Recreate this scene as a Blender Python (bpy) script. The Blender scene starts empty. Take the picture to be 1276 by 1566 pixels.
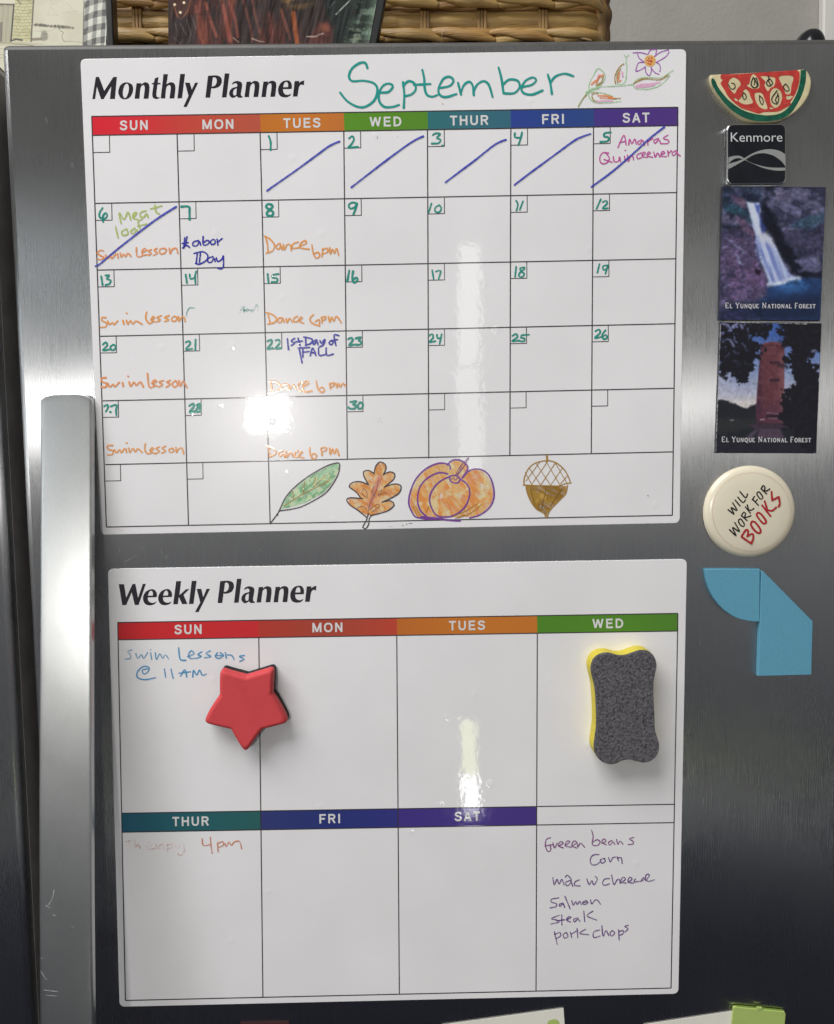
import bpy, bmesh, math, random
import numpy as np
from mathutils import Vector, Matrix
random.seed(7); RNG = np.random.default_rng(7)
SC = bpy.context.scene; COL = SC.collection

# ---------------------------------------------------------------- camera
F, D = 1300.0, 0.60                      # focal length in photo pixels, distance to the door (m)
PITCH, YAW, ROLL = (math.radians(a) for a in (4.130, 1.280, 1.037))
def _rot(p, y, r):
    cp, sp, cy, sy, cr, sr = math.cos(p), math.sin(p), math.cos(y), math.sin(y), math.cos(r), math.sin(r)
    A = np.array([[1,0,0],[0,0,1],[0,-1,0]], float)
    return A @ np.array([[cy,0,sy],[0,1,0],[-sy,0,cy]]) @ np.array([[1,0,0],[0,cp,sp],[0,-sp,cp]]) @ np.array([[cr,-sr,0],[sr,cr,0],[0,0,1]])
R = _rot(PITCH, YAW, ROLL)
cam = bpy.data.cameras.new('camera'); cam_o = bpy.data.objects.new('camera', cam); COL.objects.link(cam_o)
x_, y_, z_ = R @ [1,0,0], R @ [0,-1,0], R @ [0,0,-1]
cam_o.matrix_world = Matrix(((x_[0],y_[0],z_[0],0),(x_[1],y_[1],z_[1],-D),(x_[2],y_[2],z_[2],0),(0,0,0,1)))
cam.sensor_fit = 'VERTICAL'; cam.sensor_height = 24; cam.lens = 24*F/1566
cam.clip_start = 0.01; cam.clip_end = 50
SC.camera = cam_o

def W(px, py, h=0.0):
    """point on the plane h metres in front of the door (negative = behind it) seen at a photo pixel"""
    d = R @ np.array([(px-638)/F, (py-783)/F, 1.0])
    t = (D-h)/d[1]
    return (t*d[0], -h, t*d[2])

# ---------------------------------------------------------------- light
SC.view_settings.view_transform = 'Standard'; SC.view_settings.look = 'None'
SC.view_settings.exposure = 0; SC.view_settings.gamma = 1
wd = bpy.data.worlds.new('World'); SC.world = wd; wd.use_nodes = True
nt = wd.node_tree; nt.nodes.clear()
out = nt.nodes.new('ShaderNodeOutputWorld'); bg = nt.nodes.new('ShaderNodeBackground')
tc = nt.nodes.new('ShaderNodeTexCoord'); sp = nt.nodes.new('ShaderNodeSeparateXYZ')
mr = nt.nodes.new('ShaderNodeMapRange'); mr.inputs[1].default_value = -1; mr.inputs[2].default_value = 1
cr = nt.nodes.new('ShaderNodeValToRGB')
nt.links.new(tc.outputs['Generated'], sp.inputs[0]); nt.links.new(sp.outputs['Z'], mr.inputs[0])
nt.links.new(mr.outputs[0], cr.inputs[0]); nt.links.new(cr.outputs[0], bg.inputs[0]); nt.links.new(bg.outputs[0], out.inputs[0])
el = cr.color_ramp.elements
# the room behind the camera by height: dark floor, furniture, pale wall, ceiling
stops = [(-1,(.020,.020,.022)),(-.62,(.022,.023,.031)),(-.48,(.032,.033,.044)),(-.365,(.068,.070,.080)),(-.16,(.180,.182,.188)),(-.05,(.24,.24,.235)),
         (.05,(.22,.216,.205)),(.15,(.215,.215,.20)),(.29,(.165,.163,.155)),(.42,(.155,.152,.145)),(.6,(.14,.135,.125)),(1,(.12,.115,.11))]
while len(el) < len(stops): el.new(.5)
for e, (z, c) in zip(el, stops): e.position = (z+1)/2; e.color = (*c, 1)
bg.inputs[1].default_value = 1.0

def area(name, loc, target, sx, sy, power, col):
    l = bpy.data.lights.new(name, 'AREA'); l.shape = 'RECTANGLE'; l.size = sx; l.size_y = sy; l.energy = power; l.color = col
    o = bpy.data.objects.new(name, l); COL.objects.link(o); o.location = loc
    o.rotation_euler = (Vector(target)-Vector(loc)).to_track_quat('-Z', 'Z').to_euler()
    return o
def behind(px, py, L):
    """where a lamp stands, L metres out from the door, whose mirror image shows at this pixel"""
    p = W(px, py); k = (D+L)/D
    return (p[0]*k, -L, p[2]*k)
def rad(sx, sy, radiance): return radiance*math.pi*sx*sy       # lamp watts for a given radiance
LP = behind(412, 632, 3.0)
area('kitchen_lamp', LP, (LP[0], 0, LP[2]), .14, .12, rad(.14, .12, 265), (1, .975, .93))
for (a, b, r, c, w) in ((372, 556, 3.8, (1,.98,.95), .095), (562, 735, 3.2, (1,.98,.96), .105), (1100, 1186, 6.2, (.90,1,.45), .062), (1187, 1246, 13, (1,1,1), .07)):
    p, q = behind(717, a, 3.0), behind(717, b, 3.0); s = p[2]-q[2]
    area('window_slit', (p[0], -3, (p[2]+q[2])/2), (p[0], 0, (p[2]+q[2])/2), w, s, rad(w, s, r), c)
area('side_window', (-2.9, -2.2, .50), (-.1, 0, -.1), 1.3, .42, rad(1.3, .42, 5.5), (.86, .94, 1))
area('ceiling_light', (-1.5, -1.55, 2.75), (-.05, 0, -.2), 2.5, 1.9, rad(2.5, 1.9, 9.0), (1, .99, .985))

# ---------------------------------------------------------------- materials
def lin(c):
    return tuple((v/12.92 if v <= .04045 else ((v+.055)/1.055)**2.4) for v in (x/255 for x in c))
def alb(c, k=1.30):
    """base colour of something that photographs as this 0-255 colour under the light in the picture"""
    return tuple(min(.9, v*k) for v in lin(c))
def principled(name):
    m = bpy.data.materials.new(name); m.use_nodes = True
    return m, m.node_tree, m.node_tree.nodes['Principled BSDF']
def gloss_bump(t, b):
    """shallow waves and pimples of a laminated sheet"""
    ge = t.nodes.new('ShaderNodeNewGeometry')
    n1 = t.nodes.new('ShaderNodeTexNoise'); n1.inputs['Scale'].default_value = 260; n1.inputs['Detail'].default_value = 2.0
    n2 = t.nodes.new('ShaderNodeTexVoronoi'); n2.inputs['Scale'].default_value = 34; n2.inputs['Randomness'].default_value = 1
    m2 = t.nodes.new('ShaderNodeMapRange'); m2.inputs[1].default_value = .0; m2.inputs[2].default_value = .13; m2.inputs[3].default_value = 1; m2.inputs[4].default_value = 0
    m2.interpolation_type = 'SMOOTHSTEP'
    n3 = t.nodes.new('ShaderNodeTexNoise'); n3.inputs['Scale'].default_value = 11; n3.inputs['Detail'].default_value = 1
    ad = t.nodes.new('ShaderNodeMath'); ad.operation = 'MULTIPLY_ADD'; ad.inputs[1].default_value = 2.6
    ad2 = t.nodes.new('ShaderNodeMath'); ad2.operation = 'MULTIPLY_ADD'; ad2.inputs[1].default_value = 5.0
    sc_ = t.nodes.new('ShaderNodeMath'); sc_.operation = 'MULTIPLY'; sc_.inputs[1].default_value = .42
    bu = t.nodes.new('ShaderNodeBump'); bu.inputs['Strength'].default_value = 1; bu.inputs['Distance'].default_value = .000045
    for n in (n1, n2, n3): t.links.new(ge.outputs['Position'], n.inputs['Vector'])
    t.links.new(n2.outputs['Distance'], m2.inputs[0]); t.links.new(m2.outputs[0], ad.inputs[0]); t.links.new(n1.outputs[0], sc_.inputs[0]); t.links.new(sc_.outputs[0], ad.inputs[2])
    t.links.new(n3.outputs[0], ad2.inputs[0]); t.links.new(ad.outputs[0], ad2.inputs[2])
    t.links.new(ad2.outputs[0], bu.inputs['Height']); t.links.new(bu.outputs[0], b.inputs['Normal'])
def mat(name, col, rough=.5, metal=0, spec=.5, noise=0, nscale=60, bump=0, bscale=300, gloss=False, alpha=None, ascale=500, dark=None, stretch=None):
    m, t, b = principled(name)
    b.inputs['Base Color'].default_value = (*col, 1); b.inputs['Roughness'].default_value = rough
    b.inputs['Metallic'].default_value = metal; b.inputs['Specular IOR Level'].default_value = spec
    ge = t.nodes.new('ShaderNodeNewGeometry'); vec = ge.outputs['Position']
    if stretch:
        mp = t.nodes.new('ShaderNodeMapping'); mp.inputs['Scale'].default_value = stretch
        t.links.new(vec, mp.inputs[0]); vec = mp.outputs[0]
    if noise:
        n = t.nodes.new('ShaderNodeTexNoise'); n.inputs['Scale'].default_value = nscale; n.inputs['Detail'].default_value = 5
        r = t.nodes.new('ShaderNodeValToRGB'); r.color_ramp.elements[0].position = .32; r.color_ramp.elements[1].position = .68
        c0 = dark or tuple(v*(1-noise) for v in col); c1 = col if dark else tuple(min(1, v*(1+noise)) for v in col)
        r.color_ramp.elements[0].color = (*c0, 1); r.color_ramp.elements[1].color = (*c1, 1)
        t.links.new(vec, n.inputs['Vector']); t.links.new(n.outputs[0], r.inputs[0]); t.links.new(r.outputs[0], b.inputs['Base Color'])
    if bump:
        n = t.nodes.new('ShaderNodeTexNoise'); n.inputs['Scale'].default_value = bscale; n.inputs['Detail'].default_value = 4
        bu = t.nodes.new('ShaderNodeBump'); bu.inputs['Distance'].default_value = bump
        t.links.new(vec, n.inputs['Vector']); t.links.new(n.outputs[0], bu.inputs['Height']); t.links.new(bu.outputs[0], b.inputs['Normal'])
    if gloss:
        gloss_bump(t, b); b.inputs['Coat Weight'].default_value = .55; b.inputs['Coat Roughness'].default_value = .24
    if alpha:
        n = t.nodes.new('ShaderNodeTexNoise'); n.inputs['Scale'].default_value = ascale; n.inputs['Detail'].default_value = 3
        r = t.nodes.new('ShaderNodeMapRange'); r.inputs[1].default_value = .35; r.inputs[2].default_value = .65
        r.inputs[3].default_value, r.inputs[4].default_value = alpha
        t.links.new(ge.outputs['Position'], n.inputs['Vector']); t.links.new(n.outputs[0], r.inputs[0]); t.links.new(r.outputs[0], b.inputs['Alpha'])
    return m
def vmat(name, rough=.4, gloss=False, spec=.5, use_alpha=False, bump=0, bscale=300):
    """colours of a print or a painting, stored per vertex"""
    m, t, b = principled(name)
    a = t.nodes.new('ShaderNodeVertexColor'); a.layer_name = 'print'
    t.links.new(a.outputs['Color'], b.inputs['Base Color'])
    if use_alpha: t.links.new(a.outputs['Alpha'], b.inputs['Alpha'])
    b.inputs['Roughness'].default_value = rough; b.inputs['Specular IOR Level'].default_value = spec
    if gloss: gloss_bump(t, b)
    if bump:
        ge = t.nodes.new('ShaderNodeNewGeometry')
        n = t.nodes.new('ShaderNodeTexNoise'); n.inputs['Scale'].default_value = bscale
        bu = t.nodes.new('ShaderNodeBump'); bu.inputs['Distance'].default_value = bump
        t.links.new(ge.outputs['Position'], n.inputs['Vector']); t.links.new(n.outputs[0], bu.inputs['Height']); t.links.new(bu.outputs[0], b.inputs['Normal'])
    return m
def steel(name, col, rough, aniso, smear=True):
    m, t, b = principled(name)
    b.inputs['Metallic'].default_value = 1; b.inputs['Base Color'].default_value = (*col, 1)
    b.inputs['Anisotropic'].default_value = aniso
    v = t.nodes.new('ShaderNodeCombineXYZ'); v.inputs[0].default_value = 1
    t.links.new(v.outputs[0], b.inputs['Tangent'])
    ge = t.nodes.new('ShaderNodeNewGeometry')
    mp = t.nodes.new('ShaderNodeMapping'); mp.inputs['Scale'].default_value = (1, 1, .014)      # upright brushing
    n = t.nodes.new('ShaderNodeTexNoise'); n.inputs['Scale'].default_value = 2300; n.inputs['Detail'].default_value = 3
    n2 = t.nodes.new('ShaderNodeTexNoise'); n2.inputs['Scale'].default_value = 14; n2.inputs['Detail'].default_value = 6
    r = t.nodes.new('ShaderNodeMapRange'); r.inputs[1].default_value = .3; r.inputs[2].default_value = .7; r.inputs[3].default_value = rough*.78; r.inputs[4].default_value = rough*1.25
    ad = t.nodes.new('ShaderNodeMath'); ad.operation = 'MULTIPLY_ADD'; ad.inputs[1].default_value = .5
    hf = t.nodes.new('ShaderNodeMath'); hf.operation = 'MULTIPLY'; hf.inputs[1].default_value = .5
    t.links.new(ge.outputs['Position'], mp.inputs[0]); t.links.new(mp.outputs[0], n.inputs['Vector']); t.links.new(ge.outputs['Position'], n2.inputs['Vector'])
    t.links.new(n2.outputs[0], hf.inputs[0]); t.links.new(n.outputs[0], ad.inputs[0]); t.links.new(hf.outputs[0], ad.inputs[2])
    t.links.new(ad.outputs[0], r.inputs[0]); t.links.new(r.outputs[0], b.inputs['Roughness'])
    bu = t.nodes.new('ShaderNodeBump'); bu.inputs['Distance'].default_value = .000008
    t.links.new(n.outputs[0], bu.inputs['Height']); t.links.new(bu.outputs[0], b.inputs['Normal'])
    cm = t.nodes.new('ShaderNodeValToRGB'); cm.color_ramp.elements[0].position = .3; cm.color_ramp.elements[1].position = .7
    cm.color_ramp.elements[0].color = (*[c*.90 for c in col], 1); cm.color_ramp.elements[1].color = (*[min(1, c*1.07) for c in col], 1)
    t.links.new(ad.outputs[0], cm.inputs[0]); t.links.new(cm.outputs[0], b.inputs['Base Color'])
    return m

# ---------------------------------------------------------------- object helpers
def loc_of(p): return p.get('_l') if p else (0, 0, 0)
ORIG = {}
def obj(name, v, f, m, parent=None, label=None, smooth=False, origin=None):
    """one mesh object; v in world coordinates"""
    base = origin if origin is not None else (ORIG[parent.name] if parent else (0, 0, 0))
    me = bpy.data.meshes.new(name)
    v = np.asarray(v, float) - np.array(base)
    me.from_pydata([tuple(p) for p in v], [], [tuple(int(i) for i in q) for q in f]); me.validate(); me.update()
    for mm in (m if isinstance(m, (list, tuple)) else [m]): me.materials.append(mm)
    if smooth: me.polygons.foreach_set('use_smooth', [True]*len(me.polygons))
    o = bpy.data.objects.new(name, me); COL.objects.link(o)
    if parent: o.parent = parent
    else: o.location = base
    ORIG[o.name] = tuple(base)
    if label: o['label'] = label
    return o
def thing(name, label, cat, loc, group=None):
    o = bpy.data.objects.new(name, None); COL.objects.link(o); o.location = loc; o.empty_display_size = .02
    ORIG[o.name] = tuple(loc); tag(o, label, cat, group); return o
def tag(o, label, cat, group=None):
    o['label'] = label; o['category'] = cat
    if group: o['group'] = group
    return o
def struct(o): o['kind'] = 'structure'; return o

def box(x0, x1, y0, y1, z0, z1, bevel=0, seg=3):
    bm = bmesh.new(); bmesh.ops.create_cube(bm, size=1)
    for q in bm.verts: q.co = ((x0+x1)/2+q.co.x*(x1-x0), (y0+y1)/2+q.co.y*(y1-y0), (z0+z1)/2+q.co.z*(z1-z0))
    if bevel: bmesh.ops.bevel(bm, geom=bm.edges[:], offset=bevel, segments=seg, profile=.5, affect='EDGES')
    return bm_vf(bm)
def bm_vf(bm):
    bm.verts.index_update()
    v = [tuple(q.co) for q in bm.verts]; f = [[q.index for q in p.verts] for p in bm.faces]; bm.free(); return v, f
class MB:
    """collects shapes for ONE mesh"""
    def __init__(s): s.v = []; s.f = []
    def add(s, v, f):
        n = len(s.v); s.v += [tuple(p) for p in v]; s.f += [[i+n for i in q] for q in f]; return s
    def build(s, name, m, parent=None, **k): return obj(name, s.v, s.f, m, parent, **k)

def P(s, crop=None):
    """'x,y x,y; x,y ...' read in the coordinates of an enlarged crop (x0, y0, scale) -> photo pixels"""
    ox, oy, sc = crop or (0, 0, 1)
    return [[(ox+float(a)/sc, oy+float(b)/sc) for a, b in (q.split(',') for q in st.split())] for st in s.split(';') if st.strip()]
def catmull(p, closed=False, step=2.0):
    p = np.array(p, float)
    if len(p) < 3 and not closed: 
        n = max(2, int(np.linalg.norm(p[-1]-p[0])/step)+1); return np.array([p[0]+(p[-1]-p[0])*i/(n-1) for i in range(n)])
    n = len(p); o = []
    for i in range(n if closed else n-1):
        g = lambda j: p[j % n] if closed else p[min(max(j, 0), n-1)]
        a, b, c, d = g(i-1), g(i), g(i+1), g(i+2)
        k = max(1, int(np.linalg.norm(c-b)/step))
        for j in range(k):
            t = j/k
            o.append(.5*((2*b)+(c-a)*t+(2*a-5*b+4*c-d)*t*t+(3*b-a-3*c+d)*t**3))
    if not closed: o.append(p[-1])
    return np.array(o)
_lay = [0]
def ribbon(mb, pts, w, h, step=2.0, straight=False, jitter=.10, caps=True):
    """a line of ink, w pixels wide, lying on the plane h"""
    p = np.array(pts, float)
    if len(p) == 1: p = np.array([p[0]-(w*.2, 0), p[0]+(w*.2, w*.1)])
    q = p if straight else catmull(p, step=step)
    keep = [0]+[i for i in range(1, len(q)) if np.linalg.norm(q[i]-q[i-1]) > 1e-3]; q = q[keep]
    if len(q) < 2: return
    t = np.gradient(q, axis=0); t /= np.linalg.norm(t, axis=1)[:, None]+1e-9
    n = np.stack([-t[:, 1], t[:, 0]], 1)
    N = len(q); ws = np.full(N, w/2.0)
    if jitter:
        ws *= 1+jitter*np.sin(np.linspace(0, random.uniform(2, 7), N)*2+random.uniform(0, 6))+np.array([random.uniform(-jitter, jitter)*.35 for _ in range(N)])
    L, C, Rr = [], [], []
    v = []
    for i in range(N):
        e = 1.5e-6*((i+_lay[0]) % 24)
        a, b = q[i]+n[i]*ws[i], q[i]-n[i]*ws[i]
        v += [W(a[0], a[1], h+e), W(q[i][0], q[i][1], h+e+.000006), W(b[0], b[1], h+e)]
    f = []
    for i in range(N-1):
        k = 3*i; f += [[k, k+3, k+4, k+1], [k+1, k+4, k+5, k+2]]
    if not straight and caps:
        for end in (0, N-1):
            s = -1 if end == 0 else 1; k0 = len(v); M = 5
            for j in range(1, M):
                an = math.pi*j/M
                d = n[end]*math.cos(an)+t[end]*s*math.sin(an)
                c = q[end]+d*ws[end]; v.append(W(c[0], c[1], h+1.5e-6*((end+_lay[0]) % 24)))
            ring = [3*end]+list(range(k0, k0+M-1))+[3*end+2]
            for j in range(len(ring)-1): f.append([3*end+1, ring[j], ring[j+1]])
    _lay[0] += 7
    # face the viewer
    mb.add(v, f)
def face_front(v, f):
    """turn every face of a flat layer towards the room (-Y)"""
    v = np.array(v); g = []
    for q in f:
        a, b, c = v[q[0]], v[q[1]], v[q[2]]
        nn = np.cross(b-a, c-a)
        g.append(q if nn[1] < 0 else q[::-1])
    return g
def ink(name, s, crop, w, m, parent, h, label=None, step=2.0, jitter=.10):
    mb = MB()
    for st in P(s, crop): ribbon(mb, st, w, h, step=step, jitter=jitter)
    return obj(name, mb.v, face_front(mb.v, mb.f), m, parent, label=label)
def lines(mb, segs, w, h):
    for a, b in segs: ribbon(mb, [a, b], w, h, straight=True, jitter=0)
def fillpoly(polys, h, holes=()):
    """flat filled outline (photo pixels), triangulated with holes"""
    bm = bmesh.new(); es = []
    for poly in list(polys)+list(holes):
        vs = [bm.verts.new(W(x, y, h)) for x, y in poly]
        for i in range(len(vs)): es.append(bm.edges.new((vs[i], vs[(i+1) % len(vs)])))
    bmesh.ops.triangle_fill(bm, use_beauty=True, use_dissolve=False, edges=es, normal=(0, -1, 0))
    return bm_vf(bm)
def outline(s, crop=None, step=1.6):
    """closed outline 'x,y x,yS': S marks a point of a smooth curve, others are corners"""
    ox, oy, sc = crop or (0, 0, 1); p = []; sm = []
    for q in s.split():
        k = q.endswith('S'); a, b = q.rstrip('S').split(','); p.append((ox+float(a)/sc, oy+float(b)/sc)); sm.append(k)
    p = np.array(p); n = len(p); o = []
    tan = [(p[(i+1) % n]-p[i-1])/2 if sm[i] else None for i in range(n)]
    for i in range(n):
        j = (i+1) % n; a, b = p[i], p[j]
        if not sm[i] and not sm[j]: o.append(a); continue
        L = np.linalg.norm(b-a)
        def cl(t): 
            l = np.linalg.norm(t); return t if l < 1.3*L else t*(1.3*L/l)
        ta = cl(tan[i]) if sm[i] else (b-a)*1.0; tb = cl(tan[j]) if sm[j] else (b-a)*1.0
        if not sm[i]: ta = 1.5*(b-a)-.5*tb
        if not sm[j]: tb = 1.5*(b-a)-.5*ta
        k = max(2, int(L/step))
        for s_ in range(k):
            t = s_/k; h1 = 2*t**3-3*t*t+1; h2 = t**3-2*t*t+t; h3 = -2*t**3+3*t*t; h4 = t**3-t*t
            o.append(h1*a+h2*ta+h3*b+h4*tb)
    return [tuple(q) for q in o]
def slab(poly, h0, h1, bev=0, seg=3, trace=None, radial=False):
    """a plate with this outline (pixels, traced at its front face) from h0 to h1, front edge rounded; sides run straight back"""
    P3 = np.array([W(x, y, h1 if trace is None else trace) for x, y in poly])[:, [0, 2]]
    ar = sum(P3[i][0]*P3[(i+1) % len(P3)][1]-P3[(i+1) % len(P3)][0]*P3[i][1] for i in range(len(P3)))
    if ar < 0: P3 = P3[::-1]
    n = len(P3); e1 = P3-np.roll(P3, 1, 0); e2 = np.roll(P3, -1, 0)-P3
    e1 /= np.linalg.norm(e1, axis=1)[:, None]+1e-12; e2 /= np.linalg.norm(e2, axis=1)[:, None]+1e-12
    nn = np.stack([-(e1[:, 1]+e2[:, 1]), e1[:, 0]+e2[:, 0]], 1); nn /= np.linalg.norm(nn, axis=1)[:, None]+1e-12   # inward
    if radial:                       # inset towards the middle, for outlines with tight points
        c = P3.mean(0); nn = (c-P3)/np.mean(np.linalg.norm(P3-c, axis=1))
    rings = [(0, h0)]
    if bev:
        for k in range(seg+1):
            a = math.pi/2*k/seg; rings.append((bev*(1-math.cos(a)), h1-bev+bev*math.sin(a)))
    else: rings.append((0, h1))
    v = []; f = []
    for ins, h in rings:
        v += [(x, -h, z) for x, z in P3+nn*ins]
    for r in range(len(rings)-1):
        for i in range(n):
            j = (i+1) % n; f.append([r*n+i, r*n+j, (r+1)*n+j, (r+1)*n+i])
    bm = bmesh.new(); k0 = (len(rings)-1)*n
    vs = [bm.verts.new(q) for q in v[k0:]]; es = [bm.edges.new((vs[i], vs[(i+1) % n])) for i in range(n)]
    bmesh.ops.triangle_fill(bm, use_beauty=True, use_dissolve=False, edges=es, normal=(0, -1, 0)); bm.verts.index_update()
    top = [[q.index+k0 for q in p.verts] for p in bm.faces]; bm.free()
    f += face_front(v, top); f.append([i for i in range(n)][::-1])
    return v, f
def rquad(c, r, seg=6):
    """rounded quadrilateral from four corner pixels"""
    c = np.array(c, float); o = []
    for i in range(4):
        a, b, d = c[i-1], c[i], c[(i+1) % 4]
        u = (a-b)/np.linalg.norm(a-b)*r; w = (d-b)/np.linalg.norm(d-b)*r
        for k in range(seg+1):
            t = k/seg; p0, p1, p2 = b+u, b, b+w
            # quadratic through a rounder control
            o.append(tuple((1-t)**2*p0+2*t*(1-t)*(b*1.0)+t*t*p2))
    return o

SANS = {'S': (.66, '.59,.27 .50,.13 .33,.09 .15,.14 .10,.28 .19,.41 .35,.48 .52,.56 .57,.72 .48,.87 .32,.91 .14,.86 .05,.70'), 'U': (.7, '.1,0 .1,.35 .1,.62 .17,.84 .35,.91 .53,.84 .6,.62 .6,.35 .6,0'),
        'N': (.7, '.1,0 .1,1;.6,0 .6,1;.11,.06 .59,.94'), 'M': (.86, '.1,0 .1,1;.76,0 .76,1;.12,.05 .43,.95;.74,.05 .43,.95'), 'O': (.8, '.40,.09 .21,.15 .1,.35 .1,.65 .21,.85 .40,.91 .59,.85 .70,.65 .70,.35 .59,.15 .40,.09'),
        'T': (.62, '0,.09 .62,.09;.31,.1 .31,1'), 'E': (.62, '.1,0 .1,1;.1,.09 .60,.09;.1,.48 .56,.48;.1,.91 .62,.91'), 'W': (.96, '.07,0 .26,.95;.26,.95 .48,.05;.48,.05 .70,.95;.70,.95 .89,0'),
        'D': (.7, '.1,0 .1,1;.1,.09 .2,.09 .34,.10 .53,.22 .60,.5 .53,.78 .34,.90 .2,.91 .1,.91'), 'H': (.7, '.1,0 .1,1;.6,0 .6,1;.1,.48 .6,.48'), 'R': (.70, '.1,0 .1,1;.1,.09 .3,.09 .46,.10 .57,.20 .57,.37 .46,.48 .3,.5 .1,.5;.36,.5 .61,.98'),
        'F': (.6, '.1,0 .1,1;.1,.09 .6,.09;.1,.5 .52,.5'), 'I': (.2, '.1,0 .1,1'), 'A': (.68, '.05,1 .34,.04;.34,.04 .63,1;.16,.68 .52,.68')}
def sans_vf(s, center, cap, width, rot, h):
    """upright bold sans capitals, flat ended"""
    mb = MB(); gap = .20; tot = sum(SANS[c][0] for c in s)+gap*(len(s)-1); k = width/tot; x = -width/2; c_, s_ = math.cos(rot), math.sin(rot)
    for ch in s:
        for st in SANS[ch][1].split(';'):
            pts = []
            for q in st.split():
                a, b = map(float, q.split(',')); X = x+a*k; Y = (b-.5)*cap
                pts.append((center[0]+X*c_-Y*s_, center[1]+X*s_+Y*c_))
            ribbon(mb, pts, .19*cap, h, step=.8, straight=len(pts) == 2, jitter=0, caps=False)
        x += (SANS[ch][0]+gap)*k
    return mb.v, mb.f
def text_vf(s, center, cap, width, rot, h, bold=0.0, spacing=1.0, shear=0):
    """lettering from the built-in typeface, fitted to a cap height and a width in pixels"""
    cu = bpy.data.curves.new('lettering', 'FONT'); cu.body = s; cu.size = 1; cu.offset = bold; cu.space_character = spacing; cu.shear = shear
    cu.resolution_u = 4; cu.fill_mode = 'FRONT'
    o = bpy.data.objects.new('lettering', cu); COL.objects.link(o)
    dg = bpy.context.evaluated_depsgraph_get(); me = o.evaluated_get(dg).to_mesh()
    v = np.array([q.co[:2] for q in me.vertices]); f = [list(p.vertices) for p in me.polygons]
    o.evaluated_get(dg).to_mesh_clear(); bpy.data.objects.remove(o); bpy.data.curves.remove(cu)
    x0, x1 = v[:, 0].min(), v[:, 0].max(); y0, y1 = (v[:, 1].min(), v[:, 1].max())
    X = (v[:, 0]-(x0+x1)/2)/(x1-x0)*width; Y = -(v[:, 1]-(y0+y1)/2)/(y1-y0)*cap
    c, sn = math.cos(rot), math.sin(rot)
    return [W(center[0]+x*c-y*sn, center[1]+x*sn+y*c, h) for x, y in zip(X, Y)], f

# ---------------------------------------------------------------- procedural pictures (computed colours on a fine mesh)
def vnoise(X, Y, sc, seed, octv=4, aspect=1.0):
    g = np.random.default_rng(seed); o = np.zeros_like(X); amp = 1; tot = 0
    for k in range(octv):
        s = sc/(2**k); T = g.random((64, 64))
        x = X/s*aspect+17.3*k; y = Y/s+9.1*k
        xi, yi = np.floor(x).astype(int), np.floor(y).astype(int); fx, fy = x-xi, y-yi
        fx = fx*fx*(3-2*fx); fy = fy*fy*(3-2*fy)
        t = lambda a, b: T[(yi+b) % 64, (xi+a) % 64]
        o += amp*((t(0,0)*(1-fx)+t(1,0)*fx)*(1-fy)+(t(0,1)*(1-fx)+t(1,1)*fx)*fy); tot += amp; amp *= .55
    return o/tot
def sdf(X, Y, poly):
    """signed distance to a polygon, negative inside"""
    d = np.full(X.shape, 1e9); ins = np.zeros(X.shape, bool); n = len(poly)
    for i in range(n):
        (ax, ay), (bx, by) = poly[i], poly[(i+1) % n]
        ex, ey = bx-ax, by-ay; wx, wy = X-ax, Y-ay
        t = np.clip((wx*ex+wy*ey)/(ex*ex+ey*ey+1e-9), 0, 1)
        d = np.minimum(d, np.hypot(wx-ex*t, wy-ey*t))
        c = ((ay > Y) != (by > Y)) & (X < ex*(Y-ay)/(ey if abs(ey) > 1e-9 else 1e-9)+ax)
        ins ^= c
    return np.where(ins, -d, d)
def ldist(X, Y, pts):
    d = np.full(X.shape, 1e9)
    for (ax, ay), (bx, by) in zip(pts[:-1], pts[1:]):
        ex, ey = bx-ax, by-ay; t = np.clip(((X-ax)*ex+(Y-ay)*ey)/(ex*ex+ey*ey+1e-9), 0, 1)
        d = np.minimum(d, np.hypot(X-ax-ex*t, Y-ay-ey*t))
    return d
class Pic:
    def __init__(s, X, Y, base):
        s.X, s.Y = X, Y; s.c = np.empty(X.shape+(3,)); s.c[:] = base; s.a = np.ones(X.shape)
    def mix(s, m, col):
        m = np.clip(m, 0, 1)[..., None]; s.c = s.c*(1-m)+np.asarray(col, float)*m; return s
    def poly(s, st, col, soft=3, op=1, wob=0, seed=1):
        p = P(st)[0] if isinstance(st, str) else st
        d = sdf(s.X, s.Y, p)
        if wob: d = d+wob*(vnoise(s.X, s.Y, 60, seed)-.5)*2
        return s.mix(op*np.clip(.5-d/soft, 0, 1), col)
    def line(s, st, w, col, soft=2, op=1):
        for p in P(st): s.mix(op*np.clip((w/2-ldist(s.X, s.Y, p))/soft+.5, 0, 1), col)
        return s
def S01(x, a, b): 
    t = np.clip((x-a)/(b-a), 0, 1); return t*t*(3-2*t)
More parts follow.
